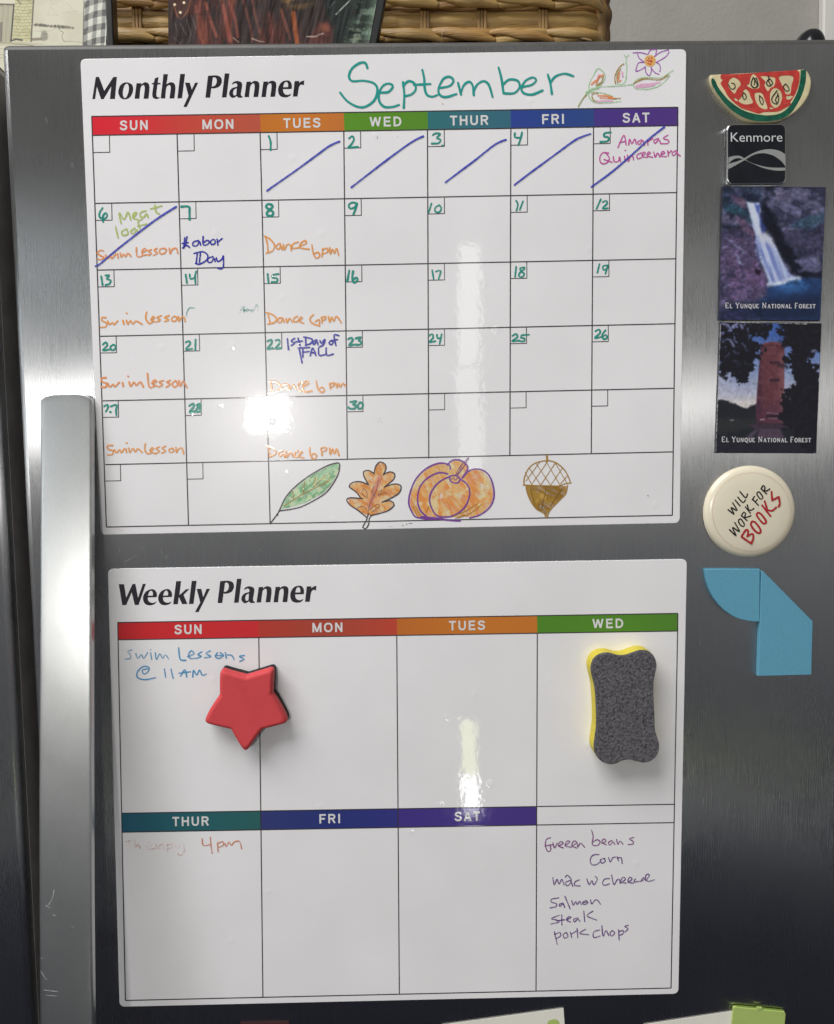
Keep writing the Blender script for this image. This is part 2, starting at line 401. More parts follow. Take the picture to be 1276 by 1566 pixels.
def picture_mesh(name, corners, paint, nx, ny, h, m, parent, label=None, k=1.30, alpha=False, crop=None, hfun=None):
    """mesh grid over four corner pixels (TL TR BR BL); paint(X, Y) -> Pic in crop coordinates, 0-255 colours"""
    c = np.array(corners, float); U, V = np.meshgrid(np.linspace(0, 1, nx), np.linspace(0, 1, ny))
    PX = (c[0][0]*(1-U)+c[1][0]*U)*(1-V)+(c[3][0]*(1-U)+c[2][0]*U)*V
    PY = (c[0][1]*(1-U)+c[1][1]*U)*(1-V)+(c[3][1]*(1-U)+c[2][1]*U)*V
    ox, oy, sc = crop or (0, 0, 1)
    pic = paint((PX-ox)*sc, (PY-oy)*sc)
    H = hfun(U, V) if hfun else np.full(U.shape, h)
    d = np.einsum('ij,jkl->ikl', R, np.stack([(PX-638)/F, (PY-783)/F, np.ones_like(PX)])); t = (D-H)/d[1]
    v = np.stack([t*d[0], -H, t*d[2]], -1).reshape(-1, 3)
    i = np.arange(nx*ny).reshape(ny, nx); q = np.stack([i[:-1, :-1], i[1:, :-1], i[1:, 1:], i[:-1, 1:]], -1).reshape(-1, 4)
    rgb = np.clip(pic.c, 0, 255)/255; l = np.where(rgb <= .04045, rgb/12.92, ((rgb+.055)/1.055)**2.4)*k
    a = pic.a.reshape(-1)
    if alpha:
        keep = a[q].max(1) > .01; q = q[keep]
    o = obj(name, v, q, m, parent, label=label)
    at = o.data.color_attributes.new('print', 'FLOAT_COLOR', 'POINT')
    buf = np.concatenate([np.clip(l, 0, .9).reshape(-1, 3), a[:, None]], 1).astype(np.float32)
    at.data.foreach_set('color', buf.reshape(-1))
    return o

# ================================================================ the refrigerator and the wall behind it
M_STEEL = steel('brushed_steel', (.485,.488,.50), .28, 1.0)
M_HANDLE = steel('handle_steel', (.64,.65,.65), .37, .80)
M_SIDE = mat('painted_steel', (.055,.055,.058), .45, metal=.6, noise=.2, nscale=40)
M_DARK = mat('dark_gasket', (.012,.012,.013), .7, noise=.3, nscale=80)
M_CAP = mat('black_plastic', (.010,.010,.013), .16, noise=.2, nscale=90, bump=.00002, bscale=900)
M_WALL = mat('wall_paint', (.35,.335,.305), .85, noise=.05, nscale=14, bump=.0006, bscale=160)
M_TRIM = mat('white_paint', (.66,.65,.60), .4, noise=.03, nscale=20, bump=.0002, bscale=60)

ZT = W(640, 62)[2]; XL = W(31, 637)[0]; XLD = W(3, 700)[0]; ZB = ZT-1.0
fr = thing('refrigerator', 'stainless steel refrigerator with brushed doors and a long bowed handle', 'refrigerator', (0, .35, ZT-1.02))
v, f = box(XL, .395, 0, .062, ZB, ZT, .0042, 5)
M_NOGLINT = mat('no_glint_end_cap', (.085,.083,.078), .5, noise=.12, nscale=120)  # dull grey cap added on the top edge so no bright reflection runs along it
door = obj('door', v, f, [M_STEEL, M_NOGLINT], fr, smooth=True, label='brushed steel door covered with planner sheets and magnets')
v, f = box(-.90, XLD, 0, .062, ZB, ZT, .0042, 5)
obj('door', v, f, [M_STEEL, M_NOGLINT], fr, smooth=True, label='brushed steel door at the left edge, beyond the dark gap')
for q in fr.children:
    for p in q.data.polygons:
        p.use_smooth = p.area < .004
        if p.center.z+fr.location.z > ZT-.0036: p.material_index = 1
v, f = box(-.90, .395, .078, .66, ZB, ZT-.012, .004, 2); obj('cabinet', v, f, M_SIDE, fr)
v, f = box(XLD-.05, .36, .063, .0775, ZB+.02, ZT-.03); obj('door_gasket', v, f, M_DARK, fr)
# dark painted returns of the doors: thin side skins
v, f = box(XLD+.0002, XLD+.0008, .010, .060, ZB+.01, ZT-.008); obj('side_skin', v, f, mat('door_side', (.26,.24,.23), .42, noise=.15, nscale=60), fr)

# bowed handle: a flat bar whose front leaves the door more and more towards the middle
def handle():
    st = []
    zs = [W(98, y, .03)[2] for y in (600, 700, 800, 900, 1050, 1200, 1350, 1566, 1800, 2100)]
    hs = [.0065, .0120, .0174, .0230, .0320, .0408, .0490, .0590, .0670, .0740]
    xl, xr = W(60, 602, .008)[0], W(139, 602, .008)[0]
    zf = np.concatenate([zs[0]-np.array([0, .0003, .0010, .0020, .0033, .0048]), np.linspace(zs[0]-.007, zs[-1], 70)])
    zs0 = np.array(zs); co = np.polyfit(zs0[0]-zs0, hs, 4); hz = np.polyval(co, zs0[0]-zf)
    v = []; f = []; n = None
    for z, h in zip(zf, hz):
        dz = zs[0]-z; r = .0048; ins = r-math.sqrt(max(0, r*r-(r-min(dz, r))**2))
        a, b = xl+ins, xr-ins; bev = .0022; th = h+.001 if dz < .020 else max(.0058, h+.001-(dz-.020)*1.2)
        ring = [(a, h-th)]
        for k in range(6):
            t = math.pi/2*k/5; ring.append((a+bev*(1-math.cos(t)), h-bev+bev*math.sin(t)))
        for k in range(9): ring.append((a+bev+(b-a-2*bev)*(k+1)/10, h+.00045*math.sin(math.pi*(k+1)/10)))
        for k in range(6):
            t = math.pi/2*(1-k/5); ring.append((b-bev*(1-math.cos(t)), h-bev+bev*math.sin(t)))
        ring.append((b, h-th))
        n = len(ring); v += [(x, -hh, z) for x, hh in ring]
    N = len(zf)
    for i in range(N-1):
        for k in range(n):
            kk = (k+1) % n; f.append([i*n+k, (i+1)*n+k, (i+1)*n+kk, i*n+kk])
    f.append(list(range(n))); f.append([(N-1)*n+k for k in range(n)][::-1])
    return v, f
v, f = handle(); hd = obj('handle', v, f, M_HANDLE, door, smooth=True)
md = hd.modifiers.new('edge', 'EDGE_SPLIT'); md.split_angle = math.radians(40)
# fine scratches on the handle
M_SCR = mat('bare_scratch', (.75,.76,.78), .5, metal=.5); M_SCF = mat('scuffed_steel', (.6,.6,.6), .5, metal=.6, alpha=(.15,.7), ascale=900)
for s in ('355,690 345,740 320,785','300,790 330,810','345,850 365,858','268,1222 305,1280','290,1345 380,1355','310,1380 370,1384','470,930 480,935','395,1168 400,1170','392,1218 396,1222','572,1415 576,1417','430,800 436,802','270,1135 282,1137'):
    p = P(s, (0, 1200, 4.28))[0]; mb2 = MB()
    zz = W(p[0][0], p[0][1], .042)[2]
    ribbon(mb2, p, .55, .0, jitter=.3)
    # lay it on the curved bar: pick the handle's own front height
    zs = np.array([W(98, y, .03)[2] for y in (600,700,800,900,1050,1200,1350,1566,1800)]); hs = np.array([.0065,.0120,.0174,.0230,.0320,.0408,.0490,.0590,.0670])
    vv = []
    for q in mb2.v:
        h = .05
        # point seen from the photograph's side, moved onto the bar along the sight line
        for _ in range(6):
            k = (D-h)/D; z = q[2]*k; h = float(np.interp(z, zs[::-1], hs[::-1]))+.00075
        k = (D-h)/D; vv.append((q[0]*k, -h, q[2]*k))
    obj('scratch_mark', vv, face_front(vv, mb2.f), M_SCR, hd)
for s in ('215,720 245,705 265,693 290,683','318,628 344,626','470,690 490,680 488,695','1100,640 1104,650','455,640 458,660','190,620 180,650'):
    for p in P(s, (140, 690, 4.253)):
        mb = MB(); ribbon(mb, p, .7, .0001, jitter=.3); obj('scuff_mark', mb.v, face_front(mb.v, mb.f), M_SCF, door)
for a, b in ((1040,110),(1070,300),(1262,420),(1075,640),(1060,770),(1150,860),(1250,300),(1070,980),(1190,1090),(70,180),(90,330),(110,250),(60,390),(1110,1220)):
    mb = MB(); ribbon(mb, [(a, b), (a+random.uniform(-3,3), b+random.uniform(2,9))], .5, .0001); obj('scuff_mark', mb.v, face_front(mb.v, mb.f), M_SCF, door)
# hinge cap on top, right
yc_ = .026; ce = np.array(W(1231, 51, -yc_)); ra = (W(1259, 51, -yc_)[0]-W(1205, 51, -yc_)[0])/2; zt_ = W(1231, 47.0, -yc_)[2]; v = []; f = []
NU, NV = 24, 10
for j in range(NV+1):
    ph = math.pi/2*j/NV
    for i in range(NU):
        th = 2*math.pi*i/NU; r = math.cos(ph)**.8
        v.append((ce[0]+ra*r*math.cos(th)+.0035*math.sin(ph)+.0005, yc_+.016*r*math.sin(th), ZT-.012+(zt_-ZT+.012)*math.sin(ph)**.85))
for j in range(NV):
    for i in range(NU): f.append([j*NU+i, j*NU+(i+1)%NU, (j+1)*NU+(i+1)%NU, (j+1)*NU+i])
obj('hinge_cap', v, f, M_CAP, fr, smooth=True)

wl = obj('wall', *box(-1.6, 1.6, .74, .80, -1.4, 1.3), M_WALL); struct(wl)
xd = W(1253, 20, -.735)[0]
df = obj('door_frame', *box(xd, xd+.11, .722, .7385, -1.4, 1.3, .003, 2), M_TRIM, smooth=False); tag(df, 'white painted door frame on the wall at the top right corner', 'door frame')
df['kind'] = 'structure'

# ================================================================ things standing on top of the refrigerator
ZTOP = ZT-.012
# --- tile with a pen drawing of a barn, checked border
def paint_barn(X, Y):
    n = vnoise(X, Y, 180, 3); p = Pic(X, Y, (196,193,172))
    p.mix(.5*S01(n, .4, .7), (180,176,154))
    p.poly('-80,40 135,40 110,410 -80,420', (178,175,150), 4); p.mix(.35*((X < 120) & (Y > 45) & (Y < 410)), (140,136,116))
    for x in range(-70, 110, 13): p.line('%d,60 %d,405' % (x, x-6), 2.2, (95,92,80), 2, .55)
    p.line('-80,38 160,44', 12, (60,58,50), 6, .9)
    for x in range(-70, 160, 8): p.line('%d,40 %d,%d' % (x, x-3+random.uniform(-5,5), 52+random.uniform(0,26)), 2, (60,58,48), 2, .7)
    p.line('137,50 108,410', 15, (52,50,42), 5, .95)
    p.poly('-60,230 25,225 18,405 -60,410', (118,114,102), 3); p.line('25,225 18,405; -60,222 30,222', 4, (60,58,50), 2)
    p.poly('150,-40 330,-40 305,400 122,400', (186,182,142), 4); p.mix(.6*S01(vnoise(X, Y, 60, 9), .45, .75)*((sdf(X, Y, P('150,-40 330,-40 305,400 122,400')[0]) < 0)), (158,154,108))
    k = 0
    for y in range(-30, 400, 31):
        xa = 150-28*(y+40)/440; xb = 330-25*(y+40)/440
        p.line('%f,%f %f,%f %f,%f' % (xa, y, (xa+xb)/2, y+7, xb, y), 3.2, (88,85,62), 3, .8)
        m = 5
        for j in range(m):
            xx = xa+(xb-xa)*(j+.5*(k % 2)+.3)/m; p.line('%f,%f %f,%f' % (xx, y+5, xx-1, y+31), 2.6, (104,100,74), 3, .6)
        k += 1
    p.line('332,-40 306,405', 12, (70,68,58), 5, .9); p.line('165,-10 205,40', 9, (84,70,50), 4, .9)
    p.line('470,145 495,60 540,120 570,150 470,140; 600,125 690,118 760,105; 620,50 660,35 700,70 705,95; 500,50 560,35', 3, (150,148,132), 4, .7)
    for q in range(34):
        x = 335+q*11.6; p.line('%f,%f %f,%f' % (x, 238+q*.9+random.uniform(-9, 6), x+random.uniform(-5, 5), 248+q*.9), random.uniform(8, 17), (78,76,66), 6, .85)
    p.line('335,305 500,300 530,282 720,275', 3, (110,108,96), 3, .8)
    p.poly('400,360 410,315 440,300 465,330 468,385 430,400 405,390', (128,126,112), 14, .8, 8); p.line('400,340 465,330; 405,370 465,365; 420,310 440,395; 450,310 455,395', 3, (96,94,82), 4, .6)
    p.line('570,270 590,300 620,315 605,355 612,380 630,408', 5, (80,78,68), 3, .85); p.line('630,404 720,402 800,415', 4, (104,102,90), 3, .8)
    p.line('120,395 160,382 215,392', 14, (54,52,44), 6); p.line('310,385 400,380', 26, (108,98,82), 12, .8)
    p.poly('-80,418 200,405 480,430 300,445 -80,445', (178,174,148), 8); p.line('-80,412 100,420 150,430 240,432 330,446', 6, (92,90,74), 5, .8); p.line('-80,470 80,480; -80,520 60,540; -80,560 120,570', 4, (110,108,90), 4, .7)
    # checked cloth border
    u = (X-820+.055*(Y))/1.0; bd = S01(X, 806-.03*Y+14, 812-.03*Y+16)
    p.mix(bd, (205,204,192))
    col = (np.abs(((u+6)/84 % 1)-.5) < .24); row = (np.abs((((Y+.55*u+8-.0011*u*u)/132) % 1)-.5) < .24)
    p.mix(bd*.52*col, (84,86,84)); p.mix(bd*.52*row, (72,74,72)); p.mix(bd*.5*(col & row), (40,42,42))
    p.mix(bd*.25*S01(vnoise(X, Y, 12, 4), .4, .7), (150,150,140))
    p.line('822,-40 812,440', 7, (44,45,42), 4, .8); p.line('1052,-40 1030,440', 10, (205,203,194), 5, .8)
    return p
M_PRINT = vmat('painted_tile', .5)
hh = -.075
c = [(-60,-40),(166,-40),(161,110),(-60,110)]
po = W(60, 90, hh)
pl = thing('picture_tile', 'cream tile with an ink drawing of a barn and silo and a checked border', 'picture tile', (po[0], -hh, ZTOP))
v, f = box(W(-60,60,hh)[0], W(163.5,60,hh)[0]-.0006, -hh+.0004, -hh+.009, ZTOP, W(60,-60,hh)[2]); obj('tile', v, f, mat('cream_glaze', (.5,.49,.42), .4, noise=.08), pl)
picture_mesh('barn_drawing', c, paint_barn, 300, 200, hh, M_PRINT, pl, crop=(0, 0, 6.38), k=1.25)
v, f = box(W(164,60,hh)[0], W(174.5,60,hh)[0], -hh-.001, -hh+.012, ZTOP, W(60,-60,hh)[2], .001); obj('frame', v, f, mat('black_frame', (.011,.012,.011), .35, noise=.3), pl)

# --- dark picture of a hen, painted
def paint_hen(X, Y):
    p = Pic(X, Y, (40,30,28)); n = vnoise(X, Y, 9, 5, 4, .25)
    st = vnoise(X, Y, 11, 6, 3, .9); fl = np.sin((X+.10*Y)/7.5+3*vnoise(X, Y, 30, 8))
    w = vnoise(X, Y*.16, 8, 11, 3); red = S01(vnoise(X, Y*.5, 38, 12), .35, .7)
    p.mix(.9*red, (70,36,31)); p.mix(S01(w, .52, .72)*.8*red, (104,54,42)); p.mix(S01(1-w, .56, .75)*.8, (30,22,22))
    for s, cc, ww in (('300,10 303,40 310,66','110,56,44',4),('315,5 322,30 331,55','120,64,50',5),('338,-5 345,25 352,62','126,66,54',6),('352,5 360,30 364,56','112,60,50',5),('300,30 296,62','78,54,50',4),('386,0 392,30 398,50','98,58,48',4),('430,15 440,48','108,60,44',4),('449,20 452,48 455,68','140,74,40',7),('436,30 444,60','90,54,50',3),('412,20 415,50','86,48,44',4),('372,0 384,44 386,64','90,50,42',4)):
        p.line(s, ww, [float(q) for q in cc.split(',')], 3, .85)
    p.poly('258,-10 296,-10 290,20 277,33 268,22 262,8', (58,32,28), 3); p.line('267,10 271,24 277,31 288,16 294,-8', 2, (132,84,64), 2, .8)
    for x, y in ((267.5,7),(281.5,4),(276,19)): p.mix(np.clip(2.6-np.hypot(X-x, Y-y), 0, 1), (205,190,160))
    p.poly('258,30 300,22 300,68 258,68', (34,27,28), 8, .75); 
    for s in ('268,36 272,50 268,66','276,36 284,52','286,30 292,52 288,66','293,24 300,44','266,58 276,66','280,60 276,68'): p.line(s, 1.8, (92,80,76), 2, .7)
    p.poly('425,-10 480,-10 482,6 462,13 440,12', (112,86,50), 8, .8); p.line('448,4 478,1', 7, (36,30,26), 4, .8)
    p.poly('494,-10 590,-10 580,30 566,70 506,70 512,40 500,24', (22,30,27), 7)
    g = S01(vnoise(X, Y, 10, 21, 4, .5), .40, .7)
    p.mix(.85*g*S01(X+.25*Y, 534, 562), (96,112,98)); p.mix(.8*S01(vnoise(X, Y*2.2, 14, 22), .5, .7)*S01(Y, 26, 40)*S01(X, 520, 540), (110,116,100)); p.mix(.6*S01(X+.25*Y, 560, 580), (120,140,122))
    p.line('536,0 526,10 514,22', 1.8, (170,172,164), 1.5, .9); p.line('512,2 504,12', 1.4, (96,106,100), 2, .7)
    p.poly('488,34 500,34 508,46 510,68 470,68 478,50', (76,42,38), 7); p.mix(.8*np.clip(1.3-np.hypot((X-498), (Y-42))/7.5, 0, 1), (122,72,54))
    p.line('470,56 482,56 489,53 495,51', 2, (168,150,138), 1.5, .9); p.line('386,59 396,63 404,64', 2, (160,140,130), 1.5, .8); p.line('357,58 365,64', 2, (150,120,100), 1.5, .8)
    p.mix(.35*S01(n, .55, .75), (26,20,20))
    return p
hh = -.105
c = [(256,-30),(590,-30),(566,100),(256,100)]
po = W(420, 90, hh)
hp = thing('picture_plaque', 'dark plaque painted with a brown feathered hen, in front of the basket', 'plaque', (po[0], -hh, ZTOP))
o = outline('257,-30 593.5,-30 586,20S 569,100 257,100')
v, f = slab([(x, y) for x, y in o], hh-.012, hh-.0006, .0012, 3); obj('plaque_board', v, f, mat('black_board', (.010,.013,.012), .4, noise=.3), hp)
c = [(258,-30),(582,-30),(559,100),(258,100)]
picture_mesh('hen_painting', c, paint_hen, 420, 170, hh, vmat('oil_paint', .62, spec=.22, bump=.0001, bscale=500), hp, k=1.5, hfun=lambda U, V: hh+.0012*(vnoise(U*324+V*14, V*130*.16, 9, 11, 3)-.35)*S01(V, 0, .1))

# --- wicker basket
hb = -.17
M_REED = mat('reed', (.45,.262,.085), .45, noise=.3, nscale=55, dark=(.27,.145,.048), bump=.0006, bscale=240, stretch=(.22,1,3.2))
M_REED2 = mat('reed_pale', (.54,.355,.125), .45, noise=.3, nscale=60, dark=(.30,.18,.06), bump=.0006, bscale=240, stretch=(.35,1,2.6))
M_STAKE = mat('reed_stake', (.40,.235,.08), .5, noise=.25, nscale=80, dark=(.20,.11,.04), bump=.0004, bscale=300, stretch=(3,1,.15))
M_GAP_SHADE = mat('gap_shade', (.030,.018,.011), .8, noise=.3)  # dark core behind the weave, shade of the gaps put into its colour
po = W(600, 60, hb)
bk = thing('basket', 'brown woven reed basket with a twisted plait along its side', 'basket', (po[0], -hb+.1, ZTOP))
xa, xb = W(140, 40, hb)[0], W(938, 40, hb)[0]
def zb(y): return W(640, y, hb)[2]
mb = MB()
v, f = box(xa, xb-.003, -hb+.010, -hb+.22, ZTOP, zb(-60), .012, 4); obj('gap_core', v, f, M_GAP_SHADE, bk, smooth=True)
def strand(pts, r0, flat, m=8, tw=0):
    """a strip of reed along 3-D points, thick in the middle"""
    p = catmull3(pts); n = len(p); v = []; f = []
    for i in range(n):
        t = p[min(i+1, n-1)]-p[max(i-1, 0)]; t /= np.linalg.norm(t)+1e-9
        s = np.cross(t, (0, 1, 0)); s /= np.linalg.norm(s)+1e-9; u = np.cross(s, t)
        a = math.sin(math.pi*min(1, max(0, .06+.88*i/(n-1))))**.7; r = r0*a
        for k in range(m):
            an = 2*math.pi*k/m+tw*i/n
            v.append(p[i]+s*r*math.cos(an)+u*r*flat*math.sin(an))
    for i in range(n-1):
        for k in range(m): f.append([i*m+k, i*m+(k+1) % m, (i+1)*m+(k+1) % m, (i+1)*m+k])
    f.append(list(range(m))[::-1]); f.append([(n-1)*m+k for k in range(m)])
    return v, f
def catmull3(p, k=7):
    p = np.array(p, float); n = len(p); o = []
    for i in range(n-1):
        a, b, c, d = p[max(i-1, 0)], p[i], p[i+1], p[min(i+2, n-1)]
        for j in range(k):
            t = j/k; o.append(.5*((2*b)+(c-a)*t+(2*a-5*b+4*c-d)*t*t+(3*b-a-3*c+d)*t**3))
    o.append(p[-1]); return np.array(o)
def yfront(x):   # the basket's corner at the right turns away
    d = max(0, x-(xb-.030)); return -hb+ (0.030-math.sqrt(max(0, .030**2-d*d)) if d < .0299 else .029)
# broad flat band of reed between the plaits
def band(z0, z1, bulge, m, seed, y_off=0):
    nx, nz = 120, 7; v = []; f = []; g = np.random.default_rng(seed); w = g.normal(0, 1, 24)
    for j in range(nz):
        t = j/(nz-1)
        for i in range(nx):
            x = xa+(xb-xa)*i/(nx-1); u = i/(nx-1)*22; k = int(u); wob = w[k]*(1-u+k)+w[k+1]*(u-k)
            v.append((x, yfront(x)-bulge*math.sin(math.pi*t)+y_off+wob*.0004, z0+(z1-z0)*t+wob*.0007*(1 if j in (0, nz-1) else .3)))
    for j in range(nz-1):
        for i in range(nx-1): f.append([j*nx+i, j*nx+i+1, (j+1)*nx+i+1, (j+1)*nx+i])
    obj('reed_band', v, f, m, bk, smooth=True)
band(zb(62), zb(40), .0025, M_REED, 1, .001); band(zb(44), zb(19), .0030, M_REED2, 2); band(zb(24), zb(6), .002, M_REED, 3, .0012)
band(zb(-8), zb(-34), .0030, M_REED, 5)
for px in (212, 300, 380, 460, 545, 650, 737, 830, 925):
    w = 15 if px < 900 else 10
    x0, x1 = W(px-w/2, 40, hb)[0], W(px+w/2, 40, hb)[0]; y = yfront((x0+x1)/2)-.0036
    mb = MB()
    for i in range(3):
        a, b = x0+(x1-x0)*i/3, x0+(x1-x0)*(i+1)/3-.0002; v, f = box(a, b, y-.0006, y+.004, zb(70)-.01, zb(-55), .0006, 2); mb.add(v, f)
    mb.build('stake', M_STAKE, bk, smooth=True)
def plait(yc, amp, n, seed, skip=0, r=.0075):
    g = random.Random(seed)
    px0, px1 = 150, 925
    for i in range(n):
        px = px0+(px1-px0)*(i+.5)/n+g.uniform(-4, 4); L = (px1-px0)/n*.95
        for sgn in (1, -1):
            pts = []
            for t in (-1, -.5, 0, .5, 1):
                x = px+t*L*.62+(4 if sgn < 0 else 0); yy = yc+sgn*amp*(t*.75)+g.uniform(-1.5, 1.5)
                q = W(x, yy, hb); pts.append((q[0], yfront(q[0])-.004-.0045*math.cos(t*1.3)-(0.002 if sgn > 0 else 0), q[2]))
            v, f = strand(pts, r*g.uniform(.75, 1.1), .55); obj('plaited_reed', v, f, M_REED2 if g.random() < .65 else M_REED, bk, smooth=True)
plait(7, 9, 9, 3, r=.0068); plait(61, 8, 9, 8, r=.0056); plait(-48, 9, 9, 9)
for s in ('676,55 681,43','905,62 880,57'):
    q = [W(*p, hb+.010) for p in P(s)[0]]; v, f = strand([q[0], ((q[0][0]+q[1][0])/2, q[0][1]-.001, (q[0][2]+q[1][2])/2), q[1]], .0011, .8); obj('loose_straw', v, f, mat('straw', (.5,.33,.17), .5, noise=.2), bk)
# corner post of the basket
for i, px in enumerate((922, 932)):
    mb = MB()
    x = W(px, 40, hb)[0]; pts = [(x+.001*math.sin(z*300), yfront(x)-.002+.001*math.cos(z*400), z) for z in np.linspace(zb(80), zb(-55), 9)]
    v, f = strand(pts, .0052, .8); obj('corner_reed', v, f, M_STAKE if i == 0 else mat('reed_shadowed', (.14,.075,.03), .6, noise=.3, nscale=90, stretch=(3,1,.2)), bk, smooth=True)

# ================================================================ planner boards
BH = .0012                                  # sheet thickness
M_BOARD = mat('laminated_white', (.885,.872,.882), .03, noise=.04, nscale=11, gloss=True)
M_EDGE = M_BOARD
M_BLACK = mat('printed_black', alb((38,34,42), 1.0), .06, gloss=True)
M_RULE = mat('printed_rule', alb((62,56,62), 1.0), .06, gloss=True)
M_WHITEP = mat('printed_white', (.76,.75,.75), .06, gloss=True)
M_HEAD = vmat('printed_header', .06, gloss=True)
def im(name, c, a=None, k=1.30, sc=420): return mat(name, alb(c, k), .08, spec=.45, gloss=True, alpha=a, ascale=sc)
TEAL = im('teal_ink', (28,134,120), (.80,1)); TEALT = im('teal_marker', (30,142,134), (.86,1))
BLUE = im('blue_ink', (58,66,168), (.80,1)); NAVY = im('navy_ink', (42,42,150), (.85,1))
ORNG = im('orange_ink', (224,152,84), (.66,1), 1.25); ORN2 = im('burnt_orange_ink', (222,144,88), (.66,1), 1.25)
GRN = im('lime_ink', (168,184,108), (.65,1)); MAG = im('magenta_ink', (184,76,150), (.72,1))
PUR = im('purple_ink', (96,58,124), (.55,.95)); PURF = im('plum_ink', (122,62,122), (.55,.95))
LBLU = im('pale_blue_ink', (92,150,184), (.35,.95), sc=260); LBL2 = im('sky_blue_ink', (66,140,184), (.55,1), sc=260)
FADE = im('faded_orange_ink', (198,148,132), (.04,.42), sc=220); RUST = im('rust_ink', (196,128,100), (.50,.9), sc=260)
INKB = im('black_brown_ink', (58,48,54), (.9,1)); VIO = im('violet_ink', (112,60,140), (.85,1)); VIO2 = im('orchid_ink', (150,66,168), (.8,1))
OCH = im('ochre_ink', (158,118,44), (.75,1)); TEALF = im('wiped_teal_ink', (70,146,134), (.0,.55), sc=300)

def lerp(a, b, t): return (a[0]+(b[0]-a[0])*t, a[1]+(b[1]-a[1])*t)
def board(name, corners, label, r=9):
    c = np.mean([W(*q) for q in corners], axis=0); zb_ = min(W(*q)[2] for q in corners)
    t = thing(name, label, 'planner', (c[0], 0, zb_), 'dry erase planner sheets on the door')
    o = rquad(corners, r)
    v, f = slab([(x, y) for x, y in o], .00005, BH, .0003, 2); obj('sheet', v, f, M_BOARD, t)
    return t
HN = {'SUN': (43, 15), 'MON': (48, 15), 'TUES': (57, 15), 'WED': (49, 15), 'THUR': (59, 15), 'FRI': (34, 15), 'SAT': (41, 15)}
def header(t, day, quad, ctr, cols, scale=1.0):
    def paint(X, Y):
        p = Pic(X, Y, cols[0]); u = (X-X.min())/(X.max()-X.min())
        for ch in range(3): p.c[..., ch] = np.interp(u, np.linspace(0, 1, len(cols)), [c[ch] for c in cols])
        return p
    o = picture_mesh('header_cell', quad, paint, 12, 3, BH+.00004, M_HEAD, t, k=1.22)
    w, h = HN[day]
    v, f = sans_vf(day, ctr, h*scale, w*scale, -.0165, BH+.00010)
    obj('day_lettering', v, face_front(v, f), M_WHITEP, o)
def rules(t, segs, w=1.7, name='ruled_lines', m=None, h=BH+.00007):
    mb = MB(); lines(mb, segs, w, h); return obj(name, mb.v, face_front(mb.v, mb.f), m or M_RULE, t)

# printed titles: outlines of the heavy slanted letters
TM = (135, 100, 7.506); TP = (300, 100, 7.506); TW = (175, 880, 7.975)
E_ = ('1098,270 1098,215S 1075,178S 1035,172S 985,190S 950,240S 943,300S 965,350S 1020,367S 1070,355S 1095,322 1050,338S 1010,320S 998,272', '1000,250 1012,205S 1035,188S 1055,205S 1057,248')
MONTHLY = [('48,387 88,132 125,132 186,292 290,132 330,132 308,385 250,385 266,238 178,387 148,387 100,243 80,387',),
 ('455,195S 505,222S 517,270S 505,325S 475,370S 425,390S 375,375S 348,325S 350,275S 372,225S 410,200S', '450,208S 468,250S 462,310S 440,362S 420,375S 402,350S 398,310S 408,255S 425,220S'),
 ('533,382 556,205 610,203 606,222 650,194S 690,205S 705,250S 692,382 636,382 650,270S 645,232S 628,226S 604,252S 588,382',),
 ('733,203 755,200 765,150 808,132 799,200 832,200 829,218 797,218 783,330S 792,362S 820,364 817,378 780,385S 745,370S 737,330S 752,218 731,218',),
 ('833,379 865,100 917,100 899,218 945,193S 986,205S 1002,250S 990,379 934,379 948,270S 944,232S 925,226S 899,252S 885,379',),
 ('1025,378 1058,98 1112,98 1078,376',), ('1112,198 1167,198 1190,278 1228,198 1262,198 1132,477 1093,477 1152,350',)]
PLANNER = [('108,370 138,120 235,115S 285,137S 296,188S 270,240S 215,262S 175,262 162,370', '193,138 225,140S 238,172S 230,215S 205,238S 180,242'),
 ('297,368 330,92 384,92 350,366',),
 ('412,222 425,194S 470,178S 518,192S 530,228S 515,325S 521,350S 537,355 530,369S 490,370S 468,352 420,373S 385,345S 384,300S 415,262S 470,245 474,222S 455,203S', '468,262 435,280S 425,315S 435,345S 462,338'),
 ('556,364 580,188 632,185 628,204 670,178S 715,188S 728,230S 713,362 659,362 673,250S 668,212S 650,208S 625,235S 608,364',),
 ('750,362 774,186 826,183 822,202 864,176S 909,186S 922,228S 907,360 853,360 867,248S 862,210S 844,206S 819,233S 802,362',),
 E_, ('1112,358 1132,180 1186,178 1182,202 1210,182S 1243,172 1238,228 1205,220S 1183,247S 1166,356',)]
WEEKLY = [('55,107 120,107 146,272 222,105 258,103 290,272 348,103 385,103 297,360 250,360 213,205 145,362 98,363',),
 ('517,265 518,215S 490,175S 450,168S 395,190S 358,240S 352,300S 380,350S 435,365S 490,350S 515,318 465,335S 420,315S 407,268', '410,247 425,205S 447,185S 470,205S 470,245'),
 ('702,263 703,213S 675,173S 635,166S 580,188S 543,238S 537,298S 565,348S 620,363S 675,348S 700,316 650,333S 605,313S 592,266', '595,245 610,203S 632,183S 655,203S 655,243'),
 ('718,352 755,70 815,68 794,240 875,168 918,163 845,238 893,348 828,350 787,262 775,351',),
 ('910,350 945,67 1005,65 966,348',), ('1005,163 1062,163 1085,265 1125,163 1168,163 1028,447 983,447 1048,330',)]
def title(t, words):
    mb = MB()
    for glyphs, crop, dx, dy in words:
        for g in glyphs:
            pl_ = [[(x+dx, y+dy) for x, y in outline(s, crop)] for s in g]
            v, f = fillpoly(pl_[:1], BH+.00006, pl_[1:]); mb.add(v, f)
    obj('printed_title', mb.v, face_front(mb.v, mb.f), M_BLACK, t)

